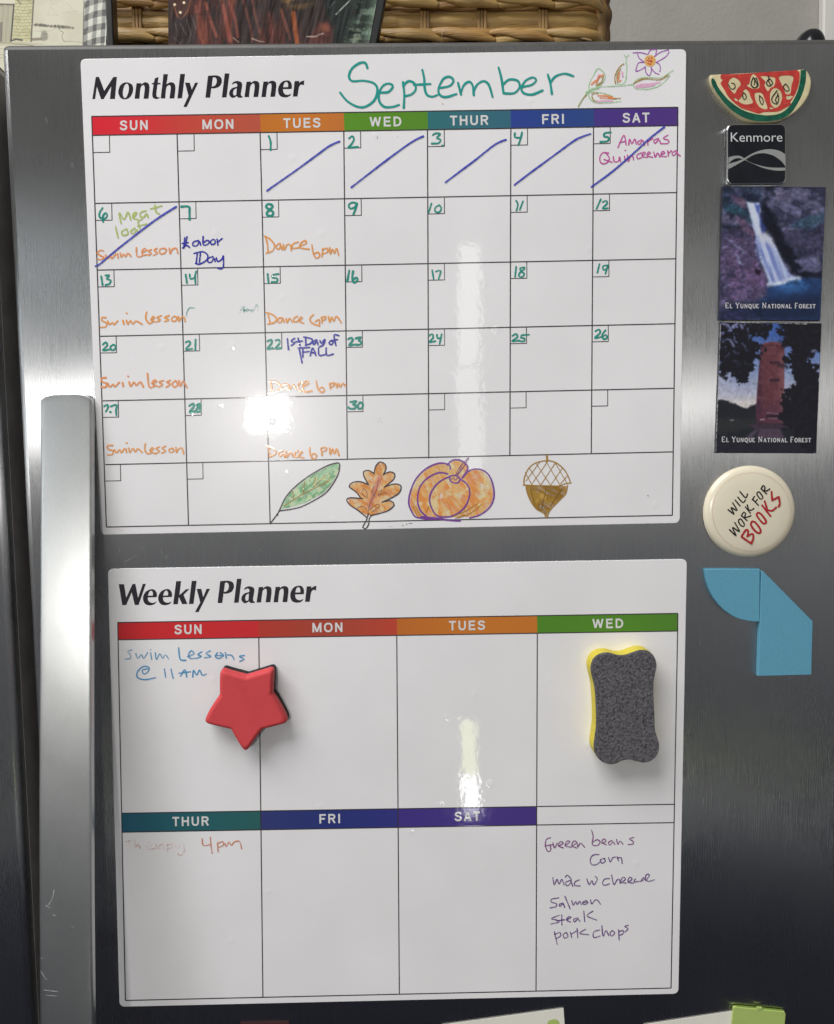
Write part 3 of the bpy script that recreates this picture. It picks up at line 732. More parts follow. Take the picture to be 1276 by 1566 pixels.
# ---------------------------------------------------------------- monthly sheet
t1 = board('monthly_planner', [(123,90),(1050,75),(1040,800),(154,818)], 'white monthly planner sheet with dates and autumn drawings, upper of the two')
title(t1, [(MONTHLY, TM, 0, 0), (PLANNER, TP, 0, 0)])
cx0 = [140,271,398,526,654,781,908,1037]                  # header, column edges
def hy(x, a=178, b=164): return a+(b-a)*(x-140)/897
CM = {'SUN': [(208,42,56),(205,50,58),(192,66,60)], 'MON': [(192,68,60),(184,80,62),(178,84,66)], 'TUES': [(186,110,44),(194,116,48),(184,110,52)], 'WED': [(88,138,44),(86,134,42),(84,132,44)],
      'THUR': [(48,108,112),(56,106,118),(54,100,118)], 'FRI': [(48,66,140),(44,68,132),(48,72,128)], 'SAT': [(70,56,128),(76,52,126),(80,54,124)]}
days = ['SUN','MON','TUES','WED','THUR','FRI','SAT']
cm = [(205,191.5),(333.5,190),(462,188),(590,186),(718,184),(846,182),(973,180)]
for i, d in enumerate(days):
    a, b = cx0[i], cx0[i+1]; q = [(a, hy(a)), (b, hy(b)), (b+1, hy(b)+28.5), (a+1, hy(a)+28.5)]
    header(t1, d, q, cm[i], CM[d])
L_ = [(140.5,178),(163,806)]; Rr_ = [(1037,164),(1028.5,788)]
rows = [((141,207),(1036.5,192)), ((146,311),(1035.6,294.5)), ((149.6,413),(1034.4,395.7)), ((153.3,514.3),(1032.6,495)), ((157.5,613),(1031.3,593.7)), ((161.2,710.6),(1030.2,691)), ((163,806),(1028.5,788))]
ctop = [(271,204.5),(398,203),(526,201),(654,199),(781.5,196.5),(908,194.5)]
cbot = [(288.5,803.3),(413.4,800.6),(531.5,703.5),(656,701),(780,697.5),(904.5,694.5)]
segs = [(L_[0], L_[1]), (Rr_[0], Rr_[1]), ((140,178),(1037,164))]+list(rows)+list(zip(ctop, cbot))
rules(t1, segs, 1.75)
def colx(k, y):
    if k == 0: a, b = L_
    else: a, b = ctop[k-1], cbot[k-1]
    return a[0]+(b[0]-a[0])*(y-a[1])/(b[1]-a[1])
def rowy(r, x): a, b = rows[r]; return a[1]+(b[1]-a[1])*(x-a[0])/(b[0]-a[0])
boxes = {}
for r in range(6):
    for k in range(7 if r < 5 else 2):
        y0 = rowy(r, colx(k, rows[r][0][1])); x0 = colx(k, y0); s = 26-.25*r-.1*k
        x1 = x0+s; y1 = y0+s
        q = [((x1, y0-.2), (x1+.6-.1*k, y1)), ((x0+.4, y1+.3), (x1+.6-.1*k, y1-.2))]
        boxes[r, k] = rules(t1, q, 1.25, 'date_box')
A = (130, 170, 4.726); B = (390, 170, 4.726); C4 = (640, 170, 7.975); C5 = (770, 170, 4.477); C6 = (640, 290, 3.075); C7 = (640, 390, 3.075)
C8 = (130, 400, 4.726); C9 = (390, 400, 4.726); C10 = (140, 590, 4.726); C11 = (390, 590, 4.726); C1 = (500, 70, 3.19); CF = (860, 60, 6.38)
NW = 3.1
def num(rc, s, crop, w=NW): ink('date_number', s, crop, w, TEAL, boxes[rc], BH+.00014)
num((0,2), '100,180 114,222 113,280', B); num((0,3), '680,197 705,180 715,208 690,248 672,262 700,262 745,258', B)
num((0,4), '178,290 210,270 265,278 225,328 270,345 252,388 165,395;295,417', C4)
num((0,5), '80,150 80,178 122,182;128,145 118,190 102,232', C5); num((0,6), '735,145 695,150 690,172 720,180 714,205 665,210', C5, 3.3)
num((1,0), '128,700 106,735 108,767 140,777 162,757 150,735 130,760 132,802', A); num((1,1), '697,690 752,691 756,730 757,782', A, 3.6)
num((1,2), '122,680 95,670 80,692 105,710 132,730 125,755 95,755 86,735 110,710 130,688 116,672', B, 3.7); num((1,3), '738,667 702,660 678,680 690,704 724,693 738,667 726,710 712,746', B, 3.5)
num((1,4), '62,65 48,108;100,72 80,84 80,103 100,105 108,85 97,72', C6, 2.6); num((1,5), '460,52 468,70 462,98;492,55 477,95', C6, 2.7); num((1,6), '858,45 838,90;868,58 884,52 888,65 866,88 892,87', C6, 2.8)
num((2,0), '118,105 128,170;150,100 177,100 158,125 187,135 178,160 150,170', C8); num((2,1), '728,92 738,155;757,92 765,125 797,114;805,70 796,110 800,158', C8)
num((2,2), '92,90 99,155;170,90 130,96 127,116 162,122 158,146 122,148', C9); num((2,3), '682,65 668,142;710,70 704,120 716,152 742,135 735,115 710,130', C9, 3.6)
num((2,4), '65,378 72,420;82,385 105,382 95,422', C6, 2.7); num((2,5), '460,362 455,410;500,365 478,370 485,385 498,395 488,411 472,405 480,388 500,372', C6, 2.7); num((2,6), '852,350 842,390;892,355 868,360 872,378 888,370 892,355 880,395', C6, 2.7)
num((3,0), '130,600 150,583 162,605 130,640 177,635;207,600 185,614 190,638 215,636 223,612 205,600', C8); num((3,1), '728,583 755,575 760,597 730,635 775,630;800,565 798,637', C8)
num((3,2), '92,575 120,565 120,592 90,630 130,625;150,570 175,565 178,592 150,627 190,625', C9, 3.4); num((3,3), '675,560 700,550 706,572 680,605 715,600;730,555 767,548 750,572 772,580 760,600 728,600', C9, 3.6)
num((3,4), '50,380 65,371 70,388 52,410 80,405;88,375 90,392 108,388;110,372 100,418', C7, 2.9); num((3,5), '442,380 460,371 466,386 440,405 475,402;520,374 485,378 482,389 500,392 495,406 470,402', C7, 2.9); num((3,6), '832,358 850,350 855,366 830,390 860,385;880,354 865,375 870,395 888,389 882,375 868,383', C7, 2.9)
num((4,0), '92,148 115,135 120,156 105,185;137,188;140,148 182,138 178,175 181,213', C10); num((4,1), '708,145 735,127 740,151 710,190 747,185;785,130 760,140 780,160 790,180 765,190 760,170 790,145', C10, 3.8)
num((4,2), '130,147 155,138 160,156 135,195 165,190;195,145 175,155 182,172 197,150 190,198', C11, 2.4); num((4,3), '690,117 735,110 710,135 737,145 720,165 685,165;760,120 745,140 750,165 775,160 780,130 760,120;675,156', C11, 3.6)

h0 = BH+.00018
ink('handwritten_month', '198,108 188,84 160,84 122,112 108,150 125,172 180,170 230,183 247,215 232,265 190,296 150,297 100,270 65,228;262,228 300,225 322,200 310,185 280,190 256,225 256,270 280,297 320,298 352,288;372,178 378,240 375,302;372,197 398,172 428,184 433,215 410,238 378,245;466,118 475,160 478,210 490,240 515,248 538,240;425,190 505,186;555,205 600,195 618,170 600,151 570,160 546,205 550,238 580,250 632,235;640,180 655,238;655,225 670,190 695,175 712,195 717,240;717,220 735,188 765,172 790,190 809,250;838,106 852,160 862,232;858,190 890,165 930,170 941,200 915,230 868,232;955,200 1000,190 1022,167 1005,154 970,170 950,205 960,230 1000,238 1052,218;1078,140 1090,180 1098,234;1090,182 1115,150 1160,136 1203,148', C1, 3.7, TEALT, t1, h0, label='handwritten teal word September', step=2.5)
ink('ink_dot', '565,283', C1, 2.2, RUST, t1, h0)
SL = 2.9
for s, cp in (('88,575 150,530 300,425 450,315 540,250 612,218', B), ('697,550 800,470 950,355 1100,245 1170,202 1217,181', B), ('330,868 500,740 700,590 900,430 1000,372 1068,348', C4),
              ('75,505 200,410 350,300 480,205 540,174 597,155', C5), ('603,518 750,410 900,280 1000,188 1102,108', C5), ('75,1120 98,1112 250,985 450,830 560,752 660,690', A)):
    ink('blue_strike_line', s, cp, SL, BLUE, t1, BH+.00030, step=3)
ink('handwritten_note', '785,248 825,165 840,230;795,215 835,206;858,230 865,190 880,222 900,190 910,225;947,195 920,210 930,230 955,200 966,235;985,195 990,232;990,207 1022,186;1062,185 1030,200 1040,220 1065,195 1077,222;1127,163 1095,185 1132,200 1125,220 1085,222;720,287 680,285 660,320 670,355 705,356 726,322 705,290;690,330 745,350;753,310 760,345 790,340 795,310 802,345;830,310 834,345;835,267;850,300 855,345 870,310 885,302 891,332;945,285 915,300 920,325 945,318;953,303 975,290 960,279 950,310 987,315;990,297 1010,285 995,277 985,305 1022,315;1030,280 1040,315 1055,285 1072,312;1080,297 1105,285 1090,274 1080,305 1117,310;1125,270 1130,306;1130,287 1152,270;1185,270 1155,285 1165,305 1190,280 1195,295 1212,306', C5, 2.1, MAG, t1, h0, label='handwritten magenta note Amaras Quincenera')
ink('handwritten_note', '262,812 248,735 283,782 310,730 332,788;350,766 375,735 355,735 345,770 382,782;440,720 405,730 400,760 425,766 445,740 457,768;505,678 515,730 540,742;475,705 555,684;222,835 240,915;300,850 266,870 275,896 312,885 300,850;360,845 330,870 350,886 375,855 385,876;412,780 385,800 400,852;383,830 447,815', A, 2.7, GRN, t1, h0, label='handwritten lime green note meat loaf')
ink('handwritten_note', '135,1010 110,1005 90,1025 115,1045 140,1060 110,1073 92,1068;150,1040 160,1066 185,1045 195,1066 222,1033;235,1030 241,1062;238,990;255,1025 262,1056 280,1030 292,1052 310,1026 332,1048;372,985 378,1050 415,1045;420,1017 445,1005 435,990 412,1010 420,1040 450,1035;480,1000 455,1010 480,1025 460,1042;520,990 500,1005 525,1025 495,1041;570,990 540,1000 545,1030 575,1026 590,1000 570,990;610,990 615,1032 630,1000 660,990 672,1028', A, 2.55, ORN2, t1, h0, label='handwritten orange note Swim Lesson on the sixth')
ink('handwritten_note', '722,915 714,990;738,908 727,972;705,988 735,970 757,985;705,955 745,950;820,935 785,945 780,970 810,972 828,940 836,968;855,905 856,966 890,960 900,940 880,934 858,950;930,925 908,940 915,963 941,956 940,930;955,925 962,967;960,946 992,920;788,1028 850,1015 887,1040 880,1075 830,1105 800,1100;812,1030 805,1096;835,1024 828,1092;925,1050 890,1065 890,1090 915,1091 932,1060 942,1087;950,1060 960,1086 990,1070 1001,1043 1000,1130 985,1140 958,1133', A, 2.4, NAVY, t1, h0, label='handwritten navy note Labor Day')
ink('handwritten_note', '75,905 90,960 95,1017;70,903 110,925 142,970 125,1010 82,1026;182,955 155,970 160,996 180,990 188,965 197,1002;205,960 212,1002 230,967 255,965 263,1007;312,945 275,960 270,990 322,985;330,972 370,955 365,934 335,950 325,985 392,997;412,965 420,1020 440,1061 466,1050 460,1020 425,1030;490,990 485,1052;488,1002 522,990 526,1016 492,1031;540,985 545,1032 560,996 575,1027 590,990 606,1042', B, 2.65, ORNG, t1, h0, label='handwritten orange note Dance 6pm on the eighth')
ink('handwritten_note', '152,405 125,403 122,425 157,445 150,471 113,475;165,430 175,456 200,440 210,456 237,428;275,425 281,452;302,372;300,425 310,452 330,425 345,452 370,430 412,452;446,363 440,410 465,446 492,435;480,422 505,405 495,394 478,420 512,436;552,390 520,405 547,420 523,433;607,390 575,405 607,420 578,433;647,395 625,410 635,431 660,425 662,400 647,395;675,395 680,432 695,406 715,400 724,432', C8, 2.75, ORNG, t1, h0, label='handwritten orange note Swim Lesson on the thirteenth')
ink('handwritten_note', '95,385 110,442;83,368 130,385 157,415 140,440 93,451;192,405 165,415 172,441 195,430 200,405 212,437;225,410 232,442 250,410 272,437;307,395 280,410 285,436 312,430;315,427 345,410 335,399 315,425 352,446;422,383 398,410 410,442 468,466;437,432 465,420 466,455;480,400 486,442;482,406 512,395 506,420 485,421;530,395 540,437 555,400 570,432 590,395 624,442', C9, 2.65, ORNG, t1, h0, label='handwritten orange note Dance 6pm on the fifteenth')
ink('handwritten_note', '152,838 120,845 125,870 157,880 150,906 118,906;165,880 180,906 205,885 215,906 247,873;272,875 276,902;312,828;320,870 330,902 355,870 370,896 400,870 422,906;452,808 465,906 502,900;490,882 520,865 505,854 485,880 522,900;567,860 535,870 562,890 533,906;617,858 590,870 617,885 588,906;657,860 630,880 645,906 672,890 657,860;680,860 690,902 710,865 737,911', C8, 2.85, ORN2, t1, h0, label='handwritten orange note Swim Lesson on the twentieth')
ink('handwritten_note', '235,558 243,636;287,555 262,575 287,590 263,606;312,553 326,606;293,581 342,574;366,545 369,606;353,545 412,560 406,590 365,606;447,565 420,580 425,601 450,575 456,602;470,570 480,591 506,560 495,600 468,616;552,570 535,585 550,601 567,585 552,570;607,535 575,529 575,560 586,606;558,571 597,564;320,623 330,680 341,731;313,626 397,621;345,656 392,650;347,638 346,692;400,680 418,625 441,680;405,661 437,655;460,625 465,677 507,672;515,625 520,677 567,668', C9, 2.6, NAVY, t1, h0, label='handwritten navy note 1st Day of FALL')
ink('handwritten_note', '117,870 125,946;98,866 155,870 187,905 150,941 98,946;227,885 190,895 195,926 225,910 237,926;245,890 250,927 275,890 297,922;342,870 315,890 320,936 352,930;345,907 387,880 370,864 345,900 360,941 412,935;443,863 455,920 485,946 502,930 490,909 468,915;540,880 546,917;540,886 572,875 566,900 545,906;585,880 592,912 605,880 618,907 635,880 657,902', C9, 2.95, ORNG, t1, h0, label='handwritten orange note Dance 6pm on the twenty second')
ink('handwritten_note', '152,430 115,433 125,460 157,470 150,496 118,499;165,460 180,484 205,460 215,484 237,453;250,455 253,482;255,412;270,450 278,482 300,450 315,477 335,455 367,482;390,418 385,460 405,491 432,485;425,472 450,455 440,444 422,470 462,490;492,440 465,455 492,470 463,491;537,435 510,452 537,470 508,486;587,450 560,460 570,481 597,470 587,450;610,445 615,482 630,455 655,450 667,492', C10, 2.55, ORNG, t1, h0, label='handwritten orange note Swim Lesson on the twenty seventh')
ink('handwritten_note', '97,440 110,512;88,434 147,465 150,490 108,513;202,470 175,480 180,511 205,490 217,517;225,475 232,517 255,480 277,512;312,470 290,485 295,516 322,505;315,502 347,480 330,474 320,510 352,521;395,448 400,495 425,531 447,505 425,489 403,505;478,455 486,502;478,451 512,445 516,465 485,476;540,450 545,497 560,455 575,492 590,455 607,502', C11, 2.95, ORNG, t1, h0, label='handwritten orange note Dance 6pm on the twenty ninth')
ink('wiped_writing', '792,336 757,334 736,370 734,392', C8, 2.2, TEALF, t1, h0, label='faint teal pen strokes of a half wiped entry')
ink('wiped_writing', '1120,367 1145,318 1151,362;1128,350 1150,346;1151,352 1166,350 1176,342 1184,352 1174,364 1166,352;1184,350 1202,352 1212,342 1222,352 1212,364 1202,354;1222,350 1246,308 1252,367', C8, 2.2, TEALF, t1, h0, label='faint teal pen strokes of a half wiped entry')
ink('ink_specks', '1040,665;1060,668;1145,655 1155,660;1178,648 1186,646;1200,640 1225,640', (400, 680, 5.317), .8, INKB, t1, h0)
ink('ink_specks', '883,183 888,200;1032,182', B, .6, INKB, t1, h0); ink('ink_specks', '165,505 205,515', (140, 690, 4.253), .6, FADE, t1, h0)
ink('ink_specks', '890,255;905,240;915,262', C11, .8, INKB, t1, h0); ink('ink_specks', '285,1120 287,1124', (900, 400, 3.133), 1.1, INKB, t1, h0)

# ---------------------------------------------------------------- drawings on the monthly sheet
M_WASH = vmat('marker_wash', .16, gloss=True, use_alpha=True)
def wash(name, crop, rect, poly_s, cols, parent, seed, op=.85, angle=0, sc=24, soft=5, extra=None):
    """coloured-in area: marker hatching that leaves some white"""
    x0, y0, x1, y1 = rect; ox, oy, s = crop
    c = [(ox+x0/s, oy+y0/s), (ox+x1/s, oy+y0/s), (ox+x1/s, oy+y1/s), (ox+x0/s, oy+y1/s)]
    pts = [outline(q, (0, 0, 1), 12) for q in (poly_s if isinstance(poly_s, list) else [poly_s])]
    def paint(X, Y):
        p = Pic(X, Y, cols[0]); d = np.min([sdf(X, Y, q) for q in pts], 0)
        ca, sa = math.cos(angle), math.sin(angle); U = X*ca+Y*sa; V = -X*sa+Y*ca
        n = vnoise(U, V*3.2, sc*3, seed, 4); n2 = vnoise(U, V, sc*2.2, seed+5, 3)
        p.mix(S01(n, .42, .62), cols[1])
        if len(cols) > 2: p.mix(S01(n2, .55, .7), cols[2])
        p.a = np.clip(.5-(d+6*(n2-.5))/soft, 0, 1)*op*(.62+.38*S01(vnoise(U, V*4, sc*2, seed+9, 3), .30, .52))
        if extra: extra(p, X, Y)
        return p
    return picture_mesh(name, c, paint, int((x1-x0)/s*1.6), int((y1-y0)/s*1.6), BH+.00012, M_WASH, parent, k=1.32, crop=crop, alpha=True)
CL = (400, 680, 5.317); CP = (600, 680, 4.253)
g = wash('leaf_drawing', CL, (130,130,660,560), '620,152 632,165S 622,215S 590,285S 520,378S 420,440S 320,488S 240,508S 160,522 200,440S 260,368S 350,290S 450,225S 550,175S', [(158,196,156),(104,158,108),(186,206,164)], t1, 3, .88, -.75, 22)
g['label'] = 'drawing of a green leaf with a black outline'
ink('drawn_outline', '612,147 635,153 632,212 602,285 530,385 430,452 330,502 250,523 145,538;145,538 190,440 250,365 350,280 450,215 550,165 622,146;147,535 130,565 132,575;132,560 105,598 72,640', CL, 1.9, INKB, g, h0, step=3)
ink('drawn_veins', '185,500 260,450 340,400 420,360 500,320 545,295;265,445 255,380;340,400 350,300;425,345 440,260;440,330 520,250', CL, 1.5, OCH, g, h0-.00002); ink('drawn_veins', '430,330 450,270;500,285 560,290;540,230 560,290;470,290 530,255', CL, 1.6, im('pale_yellow_ink', (214,206,150), (.6,1)), g, h0)
g = wash('oak_leaf_drawing', CL, (680,130,1150,620), ['930,175 968,148S 1005,165S 1008,205S 1000,245 1040,226S 1076,238S 1070,280S 1012,335 1080,324S 1126,337S 1115,388S 1060,425S 985,462 1050,462S 1073,490S 1026,530S 950,555S 885,572 850,570 785,530S 725,490S 700,452S 722,437S 820,442 770,388S 720,342S 742,316S 800,308S 868,328 834,250S 836,222S 870,214S 915,240'], [(222,164,104),(204,130,58),(230,186,140)], t1, 6, .9, .9, 20,
  extra=lambda p, X, Y: p.mix(.7*S01(1-ldist(X, Y, [(965,270),(920,380),(880,500)])/38, .1, .8), (190,110,92)))
g['label'] = 'drawing of an orange oak leaf with a dark outline'
ink('drawn_outline', '858,610 855,590 830,570 780,530 720,490 693,450 720,432 822,438;805,430 770,385 713,340 740,308 800,300 872,325;868,322 830,250 828,220 870,208 917,235;915,235 930,175 966,140 1007,160 1012,200 990,246;990,246 1040,221 1082,235 1076,280 1000,345;1000,345 1080,319 1134,335 1122,390 1060,432 982,468;985,466 1050,456 1080,490 1030,537 950,562 888,577;870,560 850,622 823,672 845,686 871,650 877,600 893,574', CL, 1.9, INKB, g, h0, step=3)
ink('drawn_veins', '868,545 880,490 910,420 935,370 950,290;915,340 900,380 925,420;860,440 855,380 830,360 815,395 850,425;950,420 960,375 985,370 960,410 1010,385 1015,400;780,515 820,500 860,530;880,530 940,485 958,505 900,545', CL, 1.0, im('brown_ink', (120,84,76), (.7,1)), g, h0)
def pump_extra(p, X, Y):
    for s, r in (('318,335', 15), ('580,275', 12)):
        x, y = P(s)[0][0]; p.a *= .25+.75*S01(np.hypot((X-x)*1.2, (Y-y)*.6)+26*(vnoise(X, Y, 16, 3)-.5), r*.2, r*1.6)
g = wash('pumpkin_drawing', CP, (95,90,680,500), ['375,140 310,128S 235,158S 168,220S 130,300S 118,380S 140,440S 170,470 300,468 380,468 510,470 570,450S 625,405S 654,340S 644,250S 610,192S 560,166S 500,178 490,155S 475,125S 430,106S 388,112'], [(232,170,106),(214,136,66),(236,194,146)], t1, 8, .88, 1.0, 26, extra=pump_extra)
g['label'] = 'drawing of an orange pumpkin with a purple outline'
ink('drawn_outline', '378,160 372,132 310,120 230,150 160,215 120,300 108,380 130,440 160,473 250,480;362,190 300,183 220,225 175,290 166,370 185,430 225,468;375,207 310,240 265,290 243,350 260,420 300,465 380,467 450,430 490,375 505,310 490,260 447,225;360,132 385,105 430,98 475,120 492,155 455,217;462,212 500,170 560,158 617,185 652,250 662,340 632,410 570,457 505,477;375,205 380,238 420,250 442,225 415,200 375,205', CP, 2.5, VIO, g, h0, step=2.5)
ink('drawn_outline', '180,475 230,484 300,482 360,490 440,494;190,470 260,476 330,484', CP, 3.2, VIO, g, h0+.00002)
ink('drawn_veins', '412,200 440,145 495,85;428,196 460,150 498,90;420,200 450,146;385,225 400,215 410,230 425,215', CP, 1.4, PURF, g, h0+.00004)
ink('drawn_veins', '135,400 165,465;150,400 185,460;220,440 240,400;390,470 480,430 560,380;430,478 520,440 580,390;410,480 470,455', CP, 1.3, OCH, g, h0)
g = wash('acorn_drawing', CP, (845,250,1180,490), ['875,268 878,300S 902,365S 940,418S 985,442S 1005,476 1024,428S 1080,368S 1122,318S 1135,266 1050,272 960,268'], [(158,122,48),(138,102,34),(182,146,74)], t1, 12, .92, .7, 24)
g['label'] = 'drawing of a brown acorn with a latticed cap'
ink('drawn_outline', '1008,70 1013,106;1003,72 1007,106;857,262 860,215 885,158 930,120 1000,104 1060,115 1112,155 1142,200 1160,248;853,262 960,266 1080,268 1120,255 1162,249;872,265 875,300 900,365 940,420 985,445 1005,477 1025,430 1080,370 1127,320 1140,265', CP, 1.9, OCH, g, h0)
ink('drawn_lattice', '865,180 905,255;890,150 965,262;935,120 1030,264;1000,108 1090,260;1060,118 1137,250;958,115 870,235;1010,110 905,260;1060,120 965,264;1105,155 1030,264;1140,202 1090,260', CP, 1.2, OCH, g, h0)
ink('drawn_hatching', '900,290 930,400;1000,290 970,430;1110,280 1030,400', CP, 1.2, im('dark_ochre_ink', (112,80,22), (.4,.8)), g, h0)
fl = obj('flower_drawing', *(lambda r: (r[0], face_front(*r)))(fillpoly([outline('857,152S 897,168S 914,210S 897,252S 857,268S 817,252S 800,210S 817,168S', CF)], BH+.00012)), im('apricot_ink', (238,170,96), (.65,1)), t1, label='drawing of a purple flower with an orange centre on a budding stem')
ink('petal_lines', '690,133 760,129 830,146;735,140 752,185 795,216;840,142 860,105 915,99;922,103 912,152;898,168 960,125 1037,104;1042,124 1010,170 920,224;800,225 745,230 724,280 720,312 770,295 812,266;812,272 815,320 848,355 870,310 868,268;872,285 905,325 945,342;915,228 945,240 958,280 952,316', CF, 1.4, VIO2, fl, h0)
ink('flower_dots', '850,180 840,195;870,175 880,190;845,215 860,205;865,225 880,215;835,235 850,240;870,200 862,215;855,245 870,240;830,205 838,212', CF, 1.5, im('red_ink', (206,74,52), (.7,1)), fl, h0)
ST = im('sage_ink', (158,194,152), (.45,.95)); OLV = im('olive_ink', (160,132,66), (.5,.95)); PNK = im('pink_ink', (224,168,196), (.55,.95)); ORD = im('coral_ink', (222,136,84), (.5,.9))
ink('stem_lines', '155,665 200,580 245,520 300,485 400,462 550,455 690,440;260,500 265,430 300,360 350,285 415,340 400,420 330,470;620,240 625,180 605,155;625,180 650,150;630,240 625,360 600,430 520,435;690,440 740,385 830,370 960,375 1040,330 1085,300;690,445 730,485 840,485 930,460 1000,410 1050,350;250,530 280,590 330,620 450,620 570,605;245,525 300,515 400,525 490,555;245,510 230,530', CF, 1.7, ST, fl, h0)
ink('stem_shading', '240,520 290,490 350,475', CF, 4, ST, fl, h0+.00003)
ink('bud_shading', '520,430 515,360 560,270 600,240;540,420 535,360 570,290;330,450 380,430 400,360;350,440 395,410;700,430 760,395 830,385 950,395 1030,350;290,540 320,525 350,530;290,560 310,600 340,605;160,650 200,585 235,545;500,580 565,575;720,420 780,390', CF, 2.1, OLV, fl, h0+.00002)
ink('bud_shading', '720,455 780,440 860,435 950,420;730,470 800,462 900,445;345,610 420,600 490,605;590,360 585,320;340,400 355,350', CF, 3.0, PNK, fl, h0+.00004)
ink('bud_shading', '350,550 420,550 490,565;370,570 440,575 500,575;285,440 330,400;555,410 570,400;330,430 370,350;350,380 400,345;560,330 545,390', CF, 2.6, ORD, fl, h0+.00005)

# ---------------------------------------------------------------- weekly sheet
t2 = board('weekly_planner', [(165,870),(1051,855),(1038,1520),(183,1540)], 'white weekly planner sheet with a meal list, lower of the two')
title(t2, [(WEEKLY, TW, 0, 0), (PLANNER, TP, 18.6, 772.8)])
w0 = [180, 396, 607, 821.5, 1037]
def wy(x): return 952+(938-952)*(x-180)/857
cw = [(288,962.5),(501,959.5),(714.5,956.5),(930,953.5)]
CW = {'SUN': [(190,42,46),(194,44,48),(190,46,50)], 'MON': [(172,58,48),(160,70,54),(180,68,52)], 'TUES': [(182,102,42),(190,114,44),(188,112,44)], 'WED': [(78,128,40),(80,130,40),(78,126,44)],
      'THUR': [(40,88,108),(40,92,98),(46,92,92)], 'FRI': [(52,60,112),(44,54,114),(52,54,122)], 'SAT': [(66,52,126),(70,54,128),(72,56,126)]}
for i, d in enumerate(days[:4]):
    a, b = w0[i], w0[i+1]; header(t2, d, [(a, wy(a)), (b, wy(b)), (b+.6, wy(b)+26.6), (a+.6, wy(a)+26.6)], cw[i], CW[d], .97)
m0 = [186.6, 398, 609.5, 821]
def my(x): return 1243.7+(1230-1243.7)*(x-186.6)/846
for i, d in enumerate(days[4:]):
    a, b = m0[i], m0[i+1]; header(t2, d, [(a, my(a)), (b, my(b)), (b+.6, my(b)+28.6), (a+.6, my(a)+28.8)], [(292,1256),(504.5,1252),(715,1248.5)][i], CW[d], .95)
rules(t2, [((180,952),(1037,938)), ((181,978.5),(1036.5,965)), ((180.3,952),(192,1530)), ((1037,938),(1026.5,1511)), ((192,1530),(1026.5,1511)), ((186.6,1243.7),(1032.6,1230)), ((187.4,1272.7),(1031.2,1258)),
           ((396,975),(402.3,1525)), ((607,971),(611,1520.5)), ((822,968),(820,1515.5))], 1.6)
CWk = (160, 850, 3.544); CT = (170, 1230, 5.104); CG = (800, 1230, 4.892)
ink('handwritten_note', '147,510 125,520 140,535 140,556 113,559;170,530 180,556 200,535 212,556 234,523;250,525 256,562;250,508;275,525 282,562 300,530 315,556 330,535 347,559', CWk, 1.9, LBLU, t2, h0, label='handwritten pale blue word Swim')
ink('handwritten_note', '402,498 410,560 440,566;450,546 485,530 470,514 455,535 465,556 492,555;527,520 505,535 525,545 498,556;572,515 550,530 577,545 543,553;612,525 600,545 620,556 645,540 627,525;600,540 645,540;655,525 660,556;665,537 690,540 702,562;757,540 730,545 757,560 733,571', CWk, 2.2, LBL2, t2, h0, label='handwritten light blue word Lessons')
ink('handwritten_note', '232,612 205,620 215,641 238,625 240,604 210,600 178,630 180,660 220,671 277,660;325,614 331,657;360,614 372,664;412,652 435,617 446,657;403,636 467,628;478,657 482,620 500,646 515,618 530,647 552,640', CWk, 2.1, LBL2, t2, h0, label='handwritten light blue note @ 11Am')
ink('handwritten_note', '113,291 172,280;140,285 150,337;185,273 190,337 210,310 227,342;275,332 320,318 300,299 275,325 300,351 342,345;350,313 356,347;402,310 370,330 385,351 410,325 417,352;440,313 441,367;440,321 482,310 476,335 445,346;500,313 510,346 542,330;566,308 571,370 540,401 523,385', CT, 2.2, FADE, t2, h0, label='faded handwritten word Therapy')
ink('handwritten_note', '712,268 720,320 772,315;775,258 780,320 789,382;830,298 836,372;835,306 872,290 876,320 840,336;890,308 900,332 920,295 940,322 960,295 1002,290 1019,347', CT, 2.0, RUST, t2, h0, label='handwritten rust orange note 4pm')
